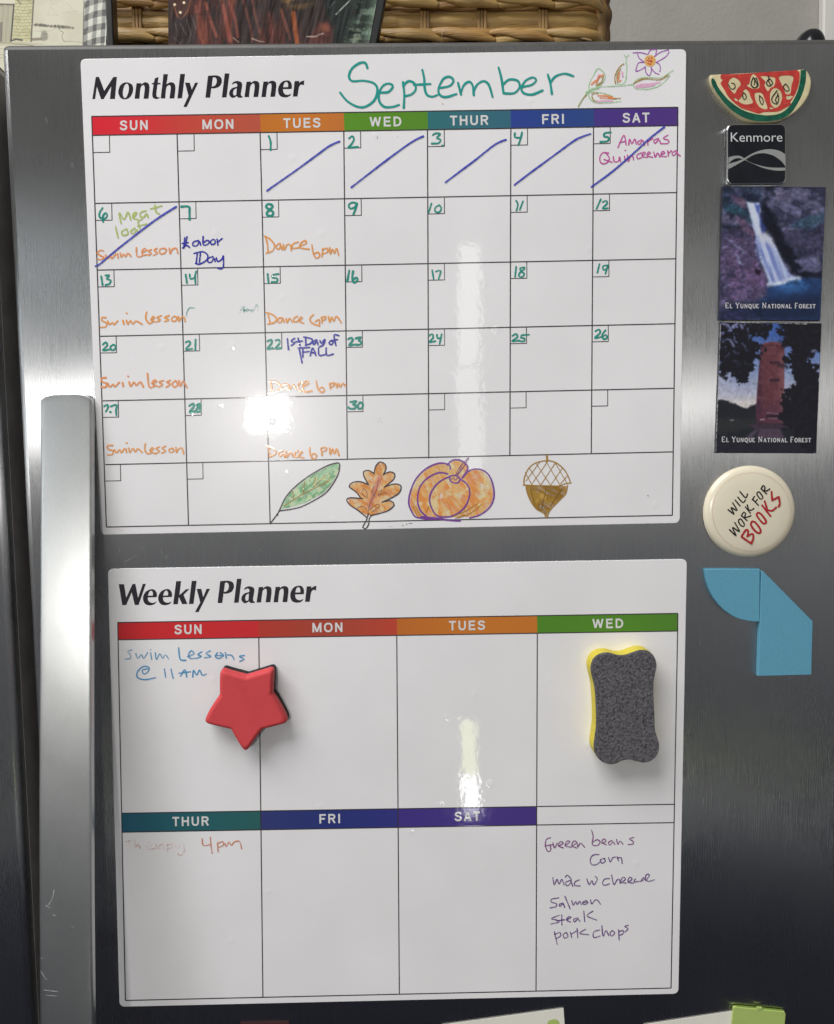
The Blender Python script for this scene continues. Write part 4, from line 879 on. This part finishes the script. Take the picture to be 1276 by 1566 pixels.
for s, m_, lb in (('207,250 175,263 168,310 185,351 207,345 205,308;163,312 227,300;225,288 235,327 257,290;265,312 302,290 280,279 265,310 302,326;318,307 352,280 330,274 315,310 362,321;370,312 402,285 380,274 365,310 402,326;405,283 410,322 430,290 462,322;513,193 525,240 520,302 560,306 577,280 555,264 525,281;590,292 622,275 605,259 588,285 622,301;667,270 640,285 650,306 675,280 687,302;700,263 710,302 725,275 747,297;829,248 795,260 822,275 825,296 788,301', PURF, 'Green beans'),
                  ('568,376 525,380 503,415 515,451 550,451 572,435;612,405 578,415 590,441 617,425 606,404;640,398 655,432 670,400 692,395;705,393 715,422;705,402 735,400 742,442', PUR, 'Corn'),
                  ('223,548 235,602 255,560 270,597 290,560 307,602;352,570 318,585 330,611 355,590 360,560 330,529 318,546;358,575 372,612;422,565 390,580 385,606 427,611;478,558 495,602 515,570 530,602 557,560 540,540;647,555 610,560 595,590 610,606 647,595;663,528 680,602 700,570 720,560 727,592;735,587 767,560 750,544 730,580 772,590;788,582 817,560 800,544 785,580 827,590;842,558 830,581 872,575;880,577 912,558 900,548 882,575;918,572 947,530 925,524 915,560 940,576 982,565', PUR, 'mac n cheese'),
                  ('268,700 215,710 210,730 252,745 245,766 203,775;302,740 275,745 275,766 300,745 312,772;314,688 353,782;365,718 375,757 395,725 405,752 425,725 437,752;472,720 445,735 460,751 487,735 472,720;448,735 485,733;505,713 515,747 535,720 555,715 580,747', PUR, 'Salmon'),
                  ('272,830 213,855 250,865 272,880 208,896;290,828 291,902;253,871 312,864;330,862 362,845 345,839 325,865 357,881;412,850 380,860 385,881 410,860 427,877;455,798 462,877;522,800 480,835 552,866', PUR, 'steak'),
                  ('235,953 256,1047;235,972 277,960 281,985 245,1006;322,960 300,975 310,1001 337,990 326,959;355,958 365,997;360,972 397,950;405,928 410,997;467,935 425,965 492,976;572,940 530,955 530,996 577,985;590,908 600,987 620,945 642,982;667,945 650,965 665,986 687,960 667,945;715,938 720,1017;718,952 752,945 746,970 720,981;787,905 760,915 787,930 763,956', PUR, 'pork chops')):
    ink('handwritten_note', s, CG, 1.75, m_, t2, h0, label='handwritten purple line '+lb)

# ================================================================ magnets on the right
def base_thing(name, label, cat, px, h=0, group=None):
    p = W(px[0], px[1], h); return thing(name, label, cat, (p[0], -h, p[2]), group)
# ---- watermelon slice
CWm = (1060, 80, 5.907); hw = .0040
wm = base_thing('watermelon_magnet', 'hand painted wooden watermelon slice magnet', 'magnet', (1163, 186))
o = outline('160,200 600,178 985,152 1025,158S 1058,205S 1072,260S 1066,330S 1040,405S 985,485S 900,560S 800,606S 690,626S 570,624S 440,588S 330,514S 238,408S 180,305S 164,255S', CWm)
v, f = slab(o, .0002, hw, .0012, 4); obj('wooden_slice', v, f, mat('cream_wood', alb((196,184,146)), .42, noise=.10, nscale=120), wm, smooth=False)
RED = mat('red_paint', alb((186,60,52)), .32, noise=.16, nscale=260, dark=alb((160,50,46)))
GRP = mat('green_paint', alb((22,92,68)), .30, noise=.25, nscale=240, dark=alb((16,66,54)))
BLK = mat('black_paint', alb((44,40,38)), .35)
rind = outline('168,236S 196,246S 232,320S 322,430S 440,515S 560,556S 700,568S 810,540S 888,462S 945,350S 968,240S 972,160 1022,158 1018,260S 990,370S 935,480S 880,552S 800,600S 690,622S 560,618S 440,580S 330,505S 235,395S 172,290S', CWm)
v, f = fillpoly([rind], hw+.00006); obj('rind', v, face_front(v, f), GRP, wm)
flesh = outline('250,205 262,198 400,196 560,186 760,172 940,160 955,170S 965,200S 955,290S 925,375S 905,410S 880,450S 890,468 820,510S 760,535S 640,540S 590,552S 520,530S 440,505S 380,460S 320,400S 285,340S 250,280S 268,250S 250,236S', CWm)
blobs = ['330,250 350,232S 372,226S 410,248S 432,290S 400,330S 378,372S 345,345S 318,300S', '545,196S 580,225S 600,270S 598,318S 560,330S 520,320S 485,300S 510,280S 522,225S', '612,218S 660,215S 700,222S 742,232S 735,300S 700,322S 675,350S 645,292S 658,268S',
         '778,222S 830,208S 905,222S 890,300S 880,370S 840,376S 818,320S 790,265S', '465,335S 500,350S 520,400S 540,455S 470,470S 412,440S 440,400S', '560,372S 620,368S 645,420S 672,508S 610,500S 568,440S', '700,360S 740,322S 790,350S 805,410S 780,480S 735,500S 700,450S',
         '370,410S 395,420S 410,440S 385,436S', '690,495S 735,508S 700,512S', '840,400S 880,392S 905,398S 860,430S']
v, f = fillpoly([flesh], hw+.00012, [outline(b, CWm) for b in blobs]); obj('flesh', v, face_front(v, f), RED, wm)
for s in ('320,290 340,325 365,332 382,312 372,282 350,278', '840,285 820,300 822,325 845,350 868,340 860,310 838,288', '455,365 448,390 462,428 480,415 478,385 460,366', '600,390 605,440 625,472 635,460 630,420 600,390'):
    ink('seed', s, CWm, 1.5, BLK, wm, hw+.0002)
for s in ('545,225 525,290 560,322 580,290 545,225;560,235 555,290;572,230 590,300 560,318', '675,250 665,285 690,305 720,280 700,245 680,240 690,275 700,290;680,215 690,235', '760,345 715,410 720,450 760,465 775,420 765,370;770,380 745,430 760,455'):
    ink('seed', s, CWm, 1.7, BLK, wm, hw+.0002)
ink('paint_streaks', '280,215 380,205;400,470 460,500 540,515;600,525 700,528;820,470 860,455;640,395 660,440;430,300 470,320;700,180 860,170', CWm, 1.3, mat('pale_red_paint', alb((208,98,84)), .35, alpha=(.2,.8), ascale=700), wm, hw+.00018)

# ---- black badge with silver rim
hk = .004
kb = base_thing('badge_magnet', 'square black badge magnet with silver rim, white name and crossing curves', 'magnet', (1157, 281))
q = [(305,645),(845,640),(845,1192),(305,1198)]; q = [(CWm[0]+x/CWm[2], CWm[1]+y/CWm[2]) for x, y in q]
v, f = slab(rquad(q, 11, 7), .0002, hk, .0010, 4); obj('rim', v, f, mat('chrome', (.75,.75,.74), .18, metal=1, noise=.05), kb, smooth=True)
cq = np.mean(q, axis=0); q2 = [tuple(cq+(np.array(p)-cq)*(1-2.0/45)) for p in q]
v, f = slab(rquad(q2, 9, 7), hk-.0012, hk+.00015, .00012, 2); obj('face_plate', v, f, mat('black_enamel', (.010,.011,.017), .22, noise=.2, nscale=150), kb)
SIL = mat('silver_print', alb((150,152,150)), .35, metal=.3)
v, f = text_vf('Kenmore', (CWm[0]+575/CWm[2], CWm[1]+766/CWm[2]), 83/CWm[2], 466/CWm[2], -.003, hk+.0002, bold=-.004, spacing=1.0); obj('lettering', v, face_front(v, f), mat('white_print', alb((190,194,194)), .35), kb)
for s in ('320,1042 318,1012S 350,1000S 400,985S 455,962S 540,912S 620,884S 700,875S 780,890S 834,922 836,1032 800,985S 740,940S 680,918S 620,911S 545,928S 470,972S 400,1012S 320,1056', '320,952 350,940S 395,934S 440,942S 500,985S 600,1022S 700,1040S 834,1042 834,1066 750,1068S 640,1046S 540,1006S 450,966S 400,956S 355,974S 320,1008'):
    v, f = fillpoly([outline(s, CWm)], hk+.0002 if s[4] == '1' else hk+.00026); obj('curved_stripe', v, face_front(v, f), SIL, kb)

# ---- two picture magnets
def serif(mb, s, x0, x1, yb, cap, small, h, rot):
    """small-capital serif lettering drawn with thin and thick pen strokes"""
    G = {'E': (.62, '0,0 0,1|2;0,0 .5,0|1;0,.5 .38,.5|1;0,1 .55,1|1;.5,0 .5,.14|1;.55,1 .55,.84|1'), 'L': (.6, '.06,0 .06,1|2;0,0 .2,0|1;0,1 .55,1|1;.55,1 .55,.82|1'),
         'Y': (.75, '0,0 .36,.5|2;.72,0 .36,.5|1;.36,.5 .36,1|2;0,0 .18,0|1;.58,0 .76,0|1;.22,1 .5,1|1'), 'U': (.8, '.08,0 .08,.7 .2,.95 .4,1 .58,.93 .66,.7|2;.66,0 .66,.7|1;0,0 .2,0|1;.56,0 .76,0|1'),
         'N': (.85, '.1,0 .1,1|1;.1,0 .7,1|2;.7,0 .7,1|1;0,0 .16,0|1;.6,0 .82,0|1;0,1 .2,1|1'), 'Q': (.9, '.4,0 .1,.2 .04,.5 .1,.8 .4,1|2;.4,0 .7,.2 .76,.5 .7,.8 .4,1|2;.4,.95 .7,1.25 .9,1.2|1'),
         'A': (.8, '.36,0 .08,1|1;.36,0 .66,1|2;.18,.66 .54,.66|1;0,1 .18,1|1;.54,1 .78,1|1'), 'T': (.7, '.32,0 .32,1|2;0,0 .66,0|1;0,0 0,.16|1;.66,0 .66,.16|1;.2,1 .46,1|1'),
         'I': (.36, '.14,0 .14,1|2;.02,0 .28,0|1;.02,1 .28,1|1'), 'O': (.86, '.4,0 .1,.2 .04,.5 .1,.8 .4,1|2;.4,0 .7,.2 .76,.5 .7,.8 .4,1|2'),
         'F': (.58, '.08,0 .08,1|2;0,0 .52,0|1;.08,.5 .4,.5|1;.52,0 .52,.16|1;0,1 .24,1|1'), 'R': (.74, '.08,0 .08,1|2;0,0 .4,0 .56,.12 .54,.38 .4,.5 .1,.5|1;.34,.5 .66,1|2;0,1 .22,1|1;.6,1 .74,1|1'),
         'S': (.56, '.46,.18 .42,.02 .2,0 .06,.14 .1,.36 .4,.58 .46,.8 .3,1 .06,.94 .02,.78|1.6'), ' ': (.42, '')}
    tot = 0; new = True; items = []
    for ch in s:
        sc = cap if new and ch != ' ' else small; new = ch == ' '
        items.append((ch, tot, sc)); tot += (G[ch][0]+.24)*sc
    k = (x1-x0)/(tot-.24*small); c, sn = math.cos(rot), math.sin(rot)
    for ch, off, sc in items:
        for st in [q for q in G[ch][1].split(';') if q]:
            p, w = st.split('|'); pts = []
            for q in p.split():
                a, b = map(float, q.split(',')); X = off*k+a*sc*k; Y = -sc+b*sc
                pts.append((x0+X*c-Y*sn, yb+X*sn+Y*c))
            ribbon(mb, pts, .55+.42*float(w), h, jitter=0, straight=len(pts) == 2, step=1)
CA = (1080, 270, 6.51); CB = (1080, 480, 6.51)
def soften(p, n=2, grain=.022, seed=60):
    for _ in range(n):
        for ax in (0, 1): p.c = .25*np.roll(p.c, 1, ax)+.5*p.c+.25*np.roll(p.c, -1, ax)
    p.c *= (1+grain*(np.random.default_rng(seed).normal(0, 1, p.X.shape)))[..., None]
    return p
def paint_fall(X, Y):
    p = Pic(X, Y, (62,60,78)); n = vnoise(X, Y, 260, 31, 5); n2 = vnoise(X, Y, 90, 32, 5); n3 = vnoise(X+.6*Y, Y-.3*X, 55, 33, 4, .4)
    p.mix(S01(n2, .42, .68), (96,90,108)); p.mix(.8*S01(n2, .60, .36), (34,36,50))
    p.poly('120,90 560,90 540,250 400,300 320,250 200,240 120,200', (54,66,84), 60, .8, 40, 2); p.mix(.6*S01(n3, .56, .70)*S01(Y, 330, 180), (110,128,140)); p.mix(.7*S01(n2, .54, .40)*S01(Y, 300, 160), (24,32,44))
    p.poly('360,150 560,190 540,260 400,250', (26,34,48), 30, .9, 20, 4); p.poly('180,270 330,290 450,400 440,470 300,370 180,330', (44,72,82), 40, .9, 20)
    p.poly('240,180 330,200 400,250 390,310 280,250', (118,88,104), 30, .8, 20, 6); p.poly('290,380 400,430 480,560 470,620 380,540 300,440', (114,84,104), 30, .8, 25, 7)
    p.poly('130,560 330,560 500,640 520,860 620,1100 600,1200 480,1260 130,1240', (98,78,104), 70, .85, 50, 8); p.poly('260,850 480,820 580,960 610,1110 420,1060 280,1200 240,1200', (112,84,114), 60, .8, 40, 9)
    p.mix(.65*S01(n3, .55, .72)*S01(X, 640, 480), (60,54,76)); p.mix(.55*S01(n2, .5, .36)*S01(X, 560, 380)*S01(Y, 480, 620), (52,50,68))
    for s in ('200,610 250,640','150,710 200,700','300,780 340,830 330,870','320,840 360,870','150,960 180,940','180,1110 220,1080','360,740 400,760','170,330 185,380','250,660 370,740'): p.line(s, 16, (150,148,168), 22, .55)
    p.poly('600,150 1200,90 1200,420 900,440 760,560 640,420', (98,92,112), 60, .8, 60, 11); p.mix(.7*S01(n3, .52, .68)*S01(X, 600, 720)*S01(Y, 480, 380), (126,112,128)); p.mix(.75*S01(n2, .52, .36)*S01(X, 600, 700), (46,44,62))
    p.poly('880,440 1190,340 1190,480 1000,520 860,500', (62,84,98), 50, .85, 40, 12); p.poly('720,560 1180,480 1170,800 960,820 800,760', (58,54,74), 50, .7, 50, 13)
    p.poly('560,250 700,380 760,560 880,780 1150,940 1150,1010 960,1000 860,960 720,740 640,560 560,480', (16,18,30), 50, .92, 40, 14)
    p.poly('880,830 1060,790 1150,880 1140,960 960,950', (104,98,122), 40, .85, 40, 15); p.mix(.7*S01(n2, .5, .66)*S01(Y, 800, 840)*S01(Y, 980, 930)*S01(X, 900, 940), (136,130,154)); p.line('900,970 1150,1005', 30, (14,14,24), 30, .8)
    p.poly('600,1100 900,1010 1160,1010 1140,1440 560,1440 520,1260 610,1180', (36,62,100), 60, .95, 10); p.poly('540,1240 1160,1150 1140,1440 100,1440 300,1290', (26,36,58), 100, .9, 30, 16); p.poly('120,1300 400,1300 520,1250 400,1440 100,1440', (44,46,74), 80, .7, 30, 17)
    p.mix(.9*np.clip(1-np.hypot((X-840)/230, (Y-1090)/90), 0, 1), (62,110,156))
    p.poly('400,250 450,262 530,258 548,330 530,400 560,480 580,560 640,600 700,720 760,860 830,970 930,1010 840,1030 780,1075 640,1082 600,960 540,820 500,720 490,600 460,460 430,340', (150,156,186), 16, .96, 10, 18)
    w = vnoise(X-.36*Y, Y*.10, 26, 19, 3)
    inside = S01(sdf(X, Y, P('400,250 530,258 548,330 540,520 640,600 700,720 830,970 900,1010 640,1082 600,960 490,600')[0]), 10, -20)
    p.mix(inside*.75*S01(w, .50, .66), (206,204,208)); p.mix(inside*.6*S01(w, .48, .34), (104,112,162))
    p.poly('408,258 470,268 500,330 530,420 550,560 505,590 480,500 440,380', (208,206,204), 26, .9); p.poly('520,575 600,555 660,620 690,720 610,660 530,640', (206,198,192), 40, .85); p.poly('490,285 540,280 530,370 505,350', (78,92,150), 16, .9); p.poly('540,400 600,520 560,560 540,490', (52,62,118), 24, .9)
    p.line('620,1075 740,1060 840,1018 930,1012', 34, (206,206,206), 30, .9); p.line('505,740 560,850 640,1060', 30, (196,200,214), 30, .7); p.line('640,620 740,820 800,980', 26, (204,204,208), 40, .6)
    p.poly('480,905 550,940 530,985 490,965', (34,22,34), 8, .95); p.line('500,690 525,830', 18, (60,60,110), 20, .7)
    fine = vnoise(X, Y, 20, 50, 3); k_ = (.66+.68*fine)*(.86+.28*np.abs(vnoise(X+.5*Y, Y, 44, 52, 4, .6)-.5)*4); k_ = 1+(k_-1)*(1-.92*inside)*(1-.7*S01(Y-.1*X, 960, 1060)*S01(X, 560, 640)); p.c *= k_[..., None]; p.c *= np.array((.92,.97,1.06))
    return soften(p, 3)
def paint_tower(X, Y):
    p = Pic(X, Y, (70,98,168)); t = np.clip((Y-200)/720, 0, 1)
    a, b, c = np.array((66,96,164.)), np.array((124,142,186.)), np.array((198,196,204.)); t3 = t[..., None]
    p.c = np.where(t3 < .45, a+(b-a)*(t3/.45), b+(c-b)*((t3-.45)/.55)); p.mix(.55*S01(vnoise(X*.4, Y, 120, 41), .45, .7)*S01(Y, 600, 720), (178,170,200)); p.mix(.7*S01(Y, 790, 900), (212,204,200)); p.mix(.5*S01(X, 300, 120)*S01(Y, 560, 620), (190,188,206))
    p.poly('90,860 200,860 300,900 400,940 500,890 520,1060 900,1000 1160,1000 1160,1440 80,1440', (34,36,44), 14, 1, 22, 42)
    p.poly('90,1040 500,1040 520,1130 90,1200', (46,48,50), 40, .8, 20, 43); p.poly('380,1240 500,1140 520,1160 440,1260', (84,74,90), 20, .8); p.poly('530,1140 740,1140 780,1240 500,1240', (86,68,88), 24, .85); p.mix(.8*S01(Y, 1230, 1340), (36,34,48))
    tw = '545,320 580,290 660,276 740,285 782,320 780,560 778,800 776,1090 500,1090 500,900 520,620'
    p.poly(tw, (98,57,64), 8); ins = S01(sdf(X, Y, P(tw)[0]), 2, -6)
    p.mix(ins*.7*S01(X, 590, 520), (62,36,58)); p.mix(ins*.55*S01(vnoise(X, Y, 40, 44), .48, .66), (114,72,78)); p.mix(ins*.4*(np.abs(((Y+.02*X)/17 % 1)-.5) < .12), (76,42,56)); p.mix(ins*.45*S01(X, 690, 770)*S01(Y, 340, 420), (150,100,104)); p.mix(ins*.5*S01(Y, 800, 1000), (74,44,66))
    p.line('548,330 640,312 720,322 780,352', 8, (62,34,48), 6, .8); p.line('560,300 660,282 775,312', 8, (134,76,84), 8, .7)
    for y in (485, 660): 
        p.line('645,%d 720,%d' % (y, y), 26, (50,30,46), 12, .85); p.line('670,%d 672,%d;700,%d 702,%d' % (y-22, y+22, y-22, y+22), 6, (92,54,66), 4, .8)
    p.line('610,1018 720,1018', 30, (46,30,44), 12, .9); p.line('605,990 640,985 690,996 720,994;620,1038 650,1040 720,1040', 6, (170,150,160), 5, .8); p.line('540,1054 580,1050', 10, (186,170,176), 6, .9); p.line('245,1060 275,1056', 12, (170,160,160), 8, .8)
    p.poly('420,1100 880,1090 880,1130 480,1145', (68,50,66), 10, .85); p.poly('780,950 850,955 850,990 780,990', (62,60,64), 14, .8)
    ln = vnoise(X, Y, 60, 45, 4); l2 = vnoise(X, Y, 28, 46, 3)
    d = np.minimum(sdf(X, Y, P('90,40 640,40 640,170 590,200 540,230 430,200 470,290 530,330 520,440 480,480 430,540 410,660 340,700 280,640 210,560 170,650 140,600 160,480 90,480')[0]), 0+sdf(X, Y, P('720,40 1200,40 1200,380 1100,400 1060,470 1130,540 1150,700 1150,1440 780,1100 790,780 900,690 840,560 800,470 870,370 790,330 740,190')[0]))
    lf = S01(d+170*(ln-.5)+110*(l2-.5)+70*(vnoise(X, Y, 15, 47, 2)-.5)-14, 9, -7)
    p.mix(lf, (24,24,34)); p.mix(lf*.35*S01(l2, .56, .7), (40,42,50)); p.line('730,510 790,520', 34, (40,34,44), 30, .8)
    hole = S01(l2+.5*ln, .86, .94)*S01(X, 560, 300)*S01(Y, 620, 100); p.mix(lf*hole*.9, (120,130,180)); p.line('160,95 210,110;240,150 262,132 310,95;345,110 362,140;245,265 275,318;1060,372 1080,366', 22, (150,152,196), 22, .8)
    p.c *= (.86+.28*vnoise(X, Y, 22, 51, 3))[..., None]
    return soften(p, 2)
M_PHOTO = vmat('glossy_print', .22, spec=.5)
M_CARD = mat('magnet_edge', alb((30,30,42)), .4); SER = mat('print_lettering', alb((196,194,198), 1.1), .3)
for nm, lb, cor, fn, cp, tx in (('picture_magnet', 'picture magnet of a white waterfall between purple rocks', [(1105,284.5),(1263.5,286),(1255,490.5),(1099,489.5)], paint_fall, CA, (198,1090,1308,50,38)),
                            ('picture_magnet', 'picture magnet of a red brick tower framed by dark trees', [(1101.5,491.5),(1257,494.3),(1248.7,693.3),(1094,692.7)], paint_tower, CB, (162,1045,1274,50,38))):
    b0 = np.mean(cor[2:], axis=0); pm = base_thing(nm, lb, 'magnet', b0, 0, 'picture magnets of the national forest')
    v, f = slab(rquad(cor, 1.2, 3), .0002, .0024, .00025, 2); obj('backing', v, f, M_CARD, pm)
    cc = np.mean(cor, axis=0); c2 = [tuple(cc+(np.array(q)-cc)*.993) for q in cor]
    picture_mesh('printed_picture', c2, fn, 240, 310, .00246, M_PHOTO, pm, crop=cp, k=1.24 if cp is CA else 1.12)
    mb = MB(); x0, x1, yb, ca, sm = tx
    serif(mb, 'EL YUNQUE NATIONAL FOREST', cp[0]+x0/cp[2], cp[0]+x1/cp[2], cp[1]+yb/cp[2], ca/cp[2], sm/cp[2], .00254, .003)
    obj('caption_lettering', mb.v, face_front(mb.v, mb.f), SER, pm)
    mb = MB(); 
    for a, b in (((c2[0][0]+.2, c2[0][1]+4), (c2[3][0]+.5, c2[3][1]-1)), ((c2[0][0]+4, c2[0][1]+.2), (c2[1][0]-22, c2[1][1]+.4))): ribbon(mb, [a, ((a[0]+b[0])/2, (a[1]+b[1])/2), b], .8, .00256, jitter=.5)
    if cp is CB: obj('worn_edge', mb.v, face_front(mb.v, mb.f), mat('worn_paper', alb((190,188,190)), .6, alpha=(.0,.95), ascale=420), pm)

# ---- round button
CPn = (1060, 690, 4.232); CPt = (1100, 730, 11.6)
pn = base_thing('button_magnet', 'round cream button magnet lettered in black and red', 'magnet', (1147, 852))
NU = 96; prof = [(1.0, .0003), (1.005, .0016), (1.0, .0028), (.985, .0040), (.955, .0050), (.90, .0058), (.80, .0064), (.6, .0069), (.3, .0071)]
ctr = (CPn[0]+366/CPn[2], CPn[1]+392/CPn[2]); r0 = 69.5
base = W(*ctr, .003); sx = np.linalg.norm(np.array(W(ctr[0]+r0, ctr[1], .003))-base)
v = [];
for r, h in prof:
    for i in range(NU): a = 2*math.pi*i/NU; v.append((base[0]+sx*r*math.cos(a), -h, base[2]+sx*r*.998*math.sin(a)))
f = [[j*NU+i, j*NU+(i+1) % NU, (j+1)*NU+(i+1) % NU, (j+1)*NU+i] for j in range(len(prof)-1) for i in range(NU)]
f.append([(len(prof)-1)*NU+i for i in range(NU)])
obj('button_shell', v, face_front(v, f), mat('cream_button', alb((207,199,178)), .22, noise=.03, nscale=40), pn, smooth=True)
hp_ = .0072
BKT = mat('black_button_print', alb((34,30,32)), .25); RDT = mat('red_button_print', alb((158,38,44)), .25)
for s in ('160,572 265,652 212,536 318,588 242,452', '285,402 370,505', '332,350 425,450 465,398', '368,250 470,362 503,293', '183,925 300,1030 238,890 360,960 278,803', '350,750 380,735 425,790 450,842 435,870 390,855 345,790 350,750', '395,680 495,766;395,680 440,615 472,642 440,720;440,716 510,702 562,680', '468,525 556,636;500,488 525,580;520,582 580,580 617,550',
          '595,390 697,496;590,398 626,338;640,440 677,393', '680,265 710,255 760,320 777,365 745,390 700,350 670,295 680,265', '745,205 842,290;745,205 780,145 817,182 790,240;795,237 850,237 897,205'):
    ink('black_letter', s, CPt, 2.1, BKT, pn, hp_, jitter=.06)
for s in ('400,1055 570,1172;398,1045 480,930 517,960 500,1050;500,1050 592,1000 607,1080 570,1172', '590,780 640,798 720,900 737,970 690,987 610,920 563,830 590,780', '690,625 740,648 820,750 832,800 790,822 710,740 663,660 690,625', '763,495 912,687;808,425 855,572;860,580 940,592 1012,533', '930,258 942,405;942,407 1060,345;1060,345 1077,470 1054,517'):
    ink('red_letter', s, CPt, 3.1, RDT, pn, hp_, jitter=.08)
mb = MB()
for i in range(0, 150):
    a0, a1 = 2*math.pi*i/150, 2*math.pi*(i+.6)/150
    c_ = lambda a: (CPn[0]+(380+254*math.cos(a))/CPn[2], CPn[1]+(393+254*math.sin(a))/CPn[2]); ribbon(mb, [c_(a0), c_(a1)], .55, .0066, straight=True, jitter=0)
obj('dashed_ring', mb.v, face_front(mb.v, mb.f), mat('thin_red_print', alb((170,120,104)), .3), pn)

# ---- two blue foam shapes
M_FOAM = mat('blue_foam', alb((84,138,160), 1.42), .75, spec=.25, noise=.035, nscale=500, bump=.00006, bscale=1500)
t_ = base_thing('foam_quarter_circle', 'blue foam quarter circle piece stuck on the steel door', 'foam shape', (1150, 949), 0, 'blue foam shapes')
v, f = slab(outline('77,764 434,763 431,1103 395,1103S 345,1096S 285,1080S 225,1046S 165,992S 120,925S 92,850S', CPn), .0002, .0038, .0004, 2); obj('foam_sheet', v, f, M_FOAM, t_)
t_ = base_thing('foam_slanted_strip', 'blue foam strip with a slanted top beside the quarter circle', 'foam shape', (1200, 1033), 0, 'blue foam shapes')
v, f = slab([(CPn[0]+x/CPn[2], CPn[1]+y/CPn[2]) for x, y in ((444,779),(455,777),(776,1102),(767,1447),(424,1456))], .0002, .0044, .0004, 2); obj('foam_sheet', v, f, M_FOAM, t_)

# ---- star eraser on the weekly sheet
CS = (280, 990, 6.38); hs = .0155
st = thing('star_eraser', 'red foam star eraser with a black felt back on the weekly planner', 'eraser', W(375, 1148, BH))
o = outline('352,292S 362,240S 385,224S 470,248S 611,285 760,240S 850,214S 876,226S 880,262S 872,455 930,545S 1000,675S 1012,725S 990,752S 775,808 700,905S 642,990S 606,1018S 570,990S 520,910S 462,808 240,756S 210,730S 218,690S 270,590S 352,468', CS)
v, f = slab(o, BH+.0002, BH+.0070, 0, trace=hs); obj('felt_pad', v, f, mat('black_felt', (.012,.011,.011), .95, noise=.3, bump=.0003, bscale=900), st)
v, f = slab(o, BH+.0070, hs, .0036, 6, radial=True); obj('foam_star', v, f, mat('red_foam', alb((186,62,66), 1.32), .62, spec=.35, noise=.04, nscale=60, bump=.00010, bscale=500), st, smooth=False)
# ---- bone shaped eraser
CE = (860, 960, 6.716); he = .0165
er = thing('felt_eraser', 'grey felt faced yellow foam eraser with wavy sides on the weekly planner', 'eraser', W(955, 1168, BH))
eo = '480,262S 570,286S 650,286S 730,260S 810,236S 890,246S 950,305S 973,392S 955,482S 941,570S 942,710S 950,900S 955,1040S 975,1120S 998,1200S 985,1290S 930,1360S 850,1388S 770,1376S 690,1356S 620,1366S 550,1400S 480,1403S 400,1370S 345,1300S 330,1220S 345,1100S 356,980S 350,760S 335,600S 306,480S 300,400S 330,322S 395,275S'
o = outline(eo, CE); oc = np.mean(o, axis=0)
v, f = slab([tuple(oc+(np.array(p)-oc)*1.004) for p in o], BH+.0002, he-.0028, .0006, 2, trace=he); obj('foam_body', v, f, mat('yellow_foam', alb((206,190,62), 1.12), .7, noise=.06, nscale=90, bump=.00015, bscale=700), er)
M_FELT = mat('grey_felt', alb((104,102,106)), .98, spec=.1, noise=.5, nscale=620, dark=alb((56,55,58)), bump=.0006, bscale=1000)
v, f = slab(o, he-.0028, he, .0008, 3); obj('felt_face', v, f, M_FELT, er)
mb = MB(); pg = np.array(o); k = 0; ii = 0
while k < 520:
    p = oc+np.array([random.uniform(-52, 52), random.uniform(-86, 86)]); ii += 1
    if sdf(np.array([p[0]]), np.array([p[1]]), [tuple(q) for q in pg[::4]])[0] > -2.5: continue
    a = random.uniform(0, math.pi); l = random.uniform(.4, 1.7); d = np.array([math.cos(a), math.sin(a)])*l
    ribbon(mb, [p-d, p+np.array([d[1], -d[0]])*.3, p+d], random.uniform(.25, .5), he+.00005+random.uniform(0, .0003), step=1); k += 1
fz = obj('felt_fibres', mb.v, face_front(mb.v, mb.f), mat('pale_fibre', alb((128,126,128)), .9, alpha=(.2,.9), ascale=800), er); fz['kind'] = 'stuff'

# ================================================================ papers peeping in along the bottom edge
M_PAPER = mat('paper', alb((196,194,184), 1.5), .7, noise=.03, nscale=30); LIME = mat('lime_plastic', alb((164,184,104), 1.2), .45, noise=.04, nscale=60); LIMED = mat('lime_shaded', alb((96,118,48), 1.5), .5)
def sheet(name, label, cat, poly, h, th, m, group=None):
    c = np.mean([W(*q, h) for q in poly], axis=0); zb_ = min(W(*q, h)[2] for q in poly)
    t = thing(name, label, cat, (c[0], 0, zb_), group); v, f = slab(poly, h, h+th, 0); obj('sheet', v, f, m, t); return t
pa = sheet('paper_sheet', 'tilted white paper corner at the bottom edge with a lime spot', 'paper', [(676,1567.5),(862,1542),(869,1640),(690,1665)], .0003, .0004, M_PAPER, 'papers along the bottom edge')
v, f = fillpoly([outline('838,1563S 846,1559S 853,1560S 856,1568S 850,1580S 838,1578S', (0, 0, 1))], .0009); obj('lime_spot', v, face_front(v, f), LIME, pa)
sheet('paper_sheet', 'white paper corner held under the lime clip at the bottom edge', 'paper', [(985,1567),(1130,1545),(1150,1546),(1168,1660),(1000,1690)], .0003, .0004, M_PAPER, 'papers along the bottom edge')
cl = thing('clip_magnet', 'lime green clip magnet at the bottom right corner', 'magnet', W(1160, 1640))
v, f = slab([(1124,1540),(1200,1547.5),(1202,1551),(1194,1640),(1114,1632),(1122,1541)], .0010, .0028, .0004, 3); obj('clip_body', v, f, LIME, cl)
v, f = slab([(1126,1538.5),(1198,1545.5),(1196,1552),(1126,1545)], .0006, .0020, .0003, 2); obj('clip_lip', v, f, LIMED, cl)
v, f = slab([(1158,1540.3),(1166,1541),(1166,1545),(1158,1544.4)], .0020, .0032, .0003, 2); obj('clip_tab', v, f, LIME, cl)
sheet('red_card', 'dark red card edge barely peeping in at the bottom', 'card', [(368,1563.5),(442,1562.5),(446,1650),(372,1652)], .0003, .0005, mat('dark_red_card', alb((62,30,32), 1.2), .6, noise=.15, nscale=80))
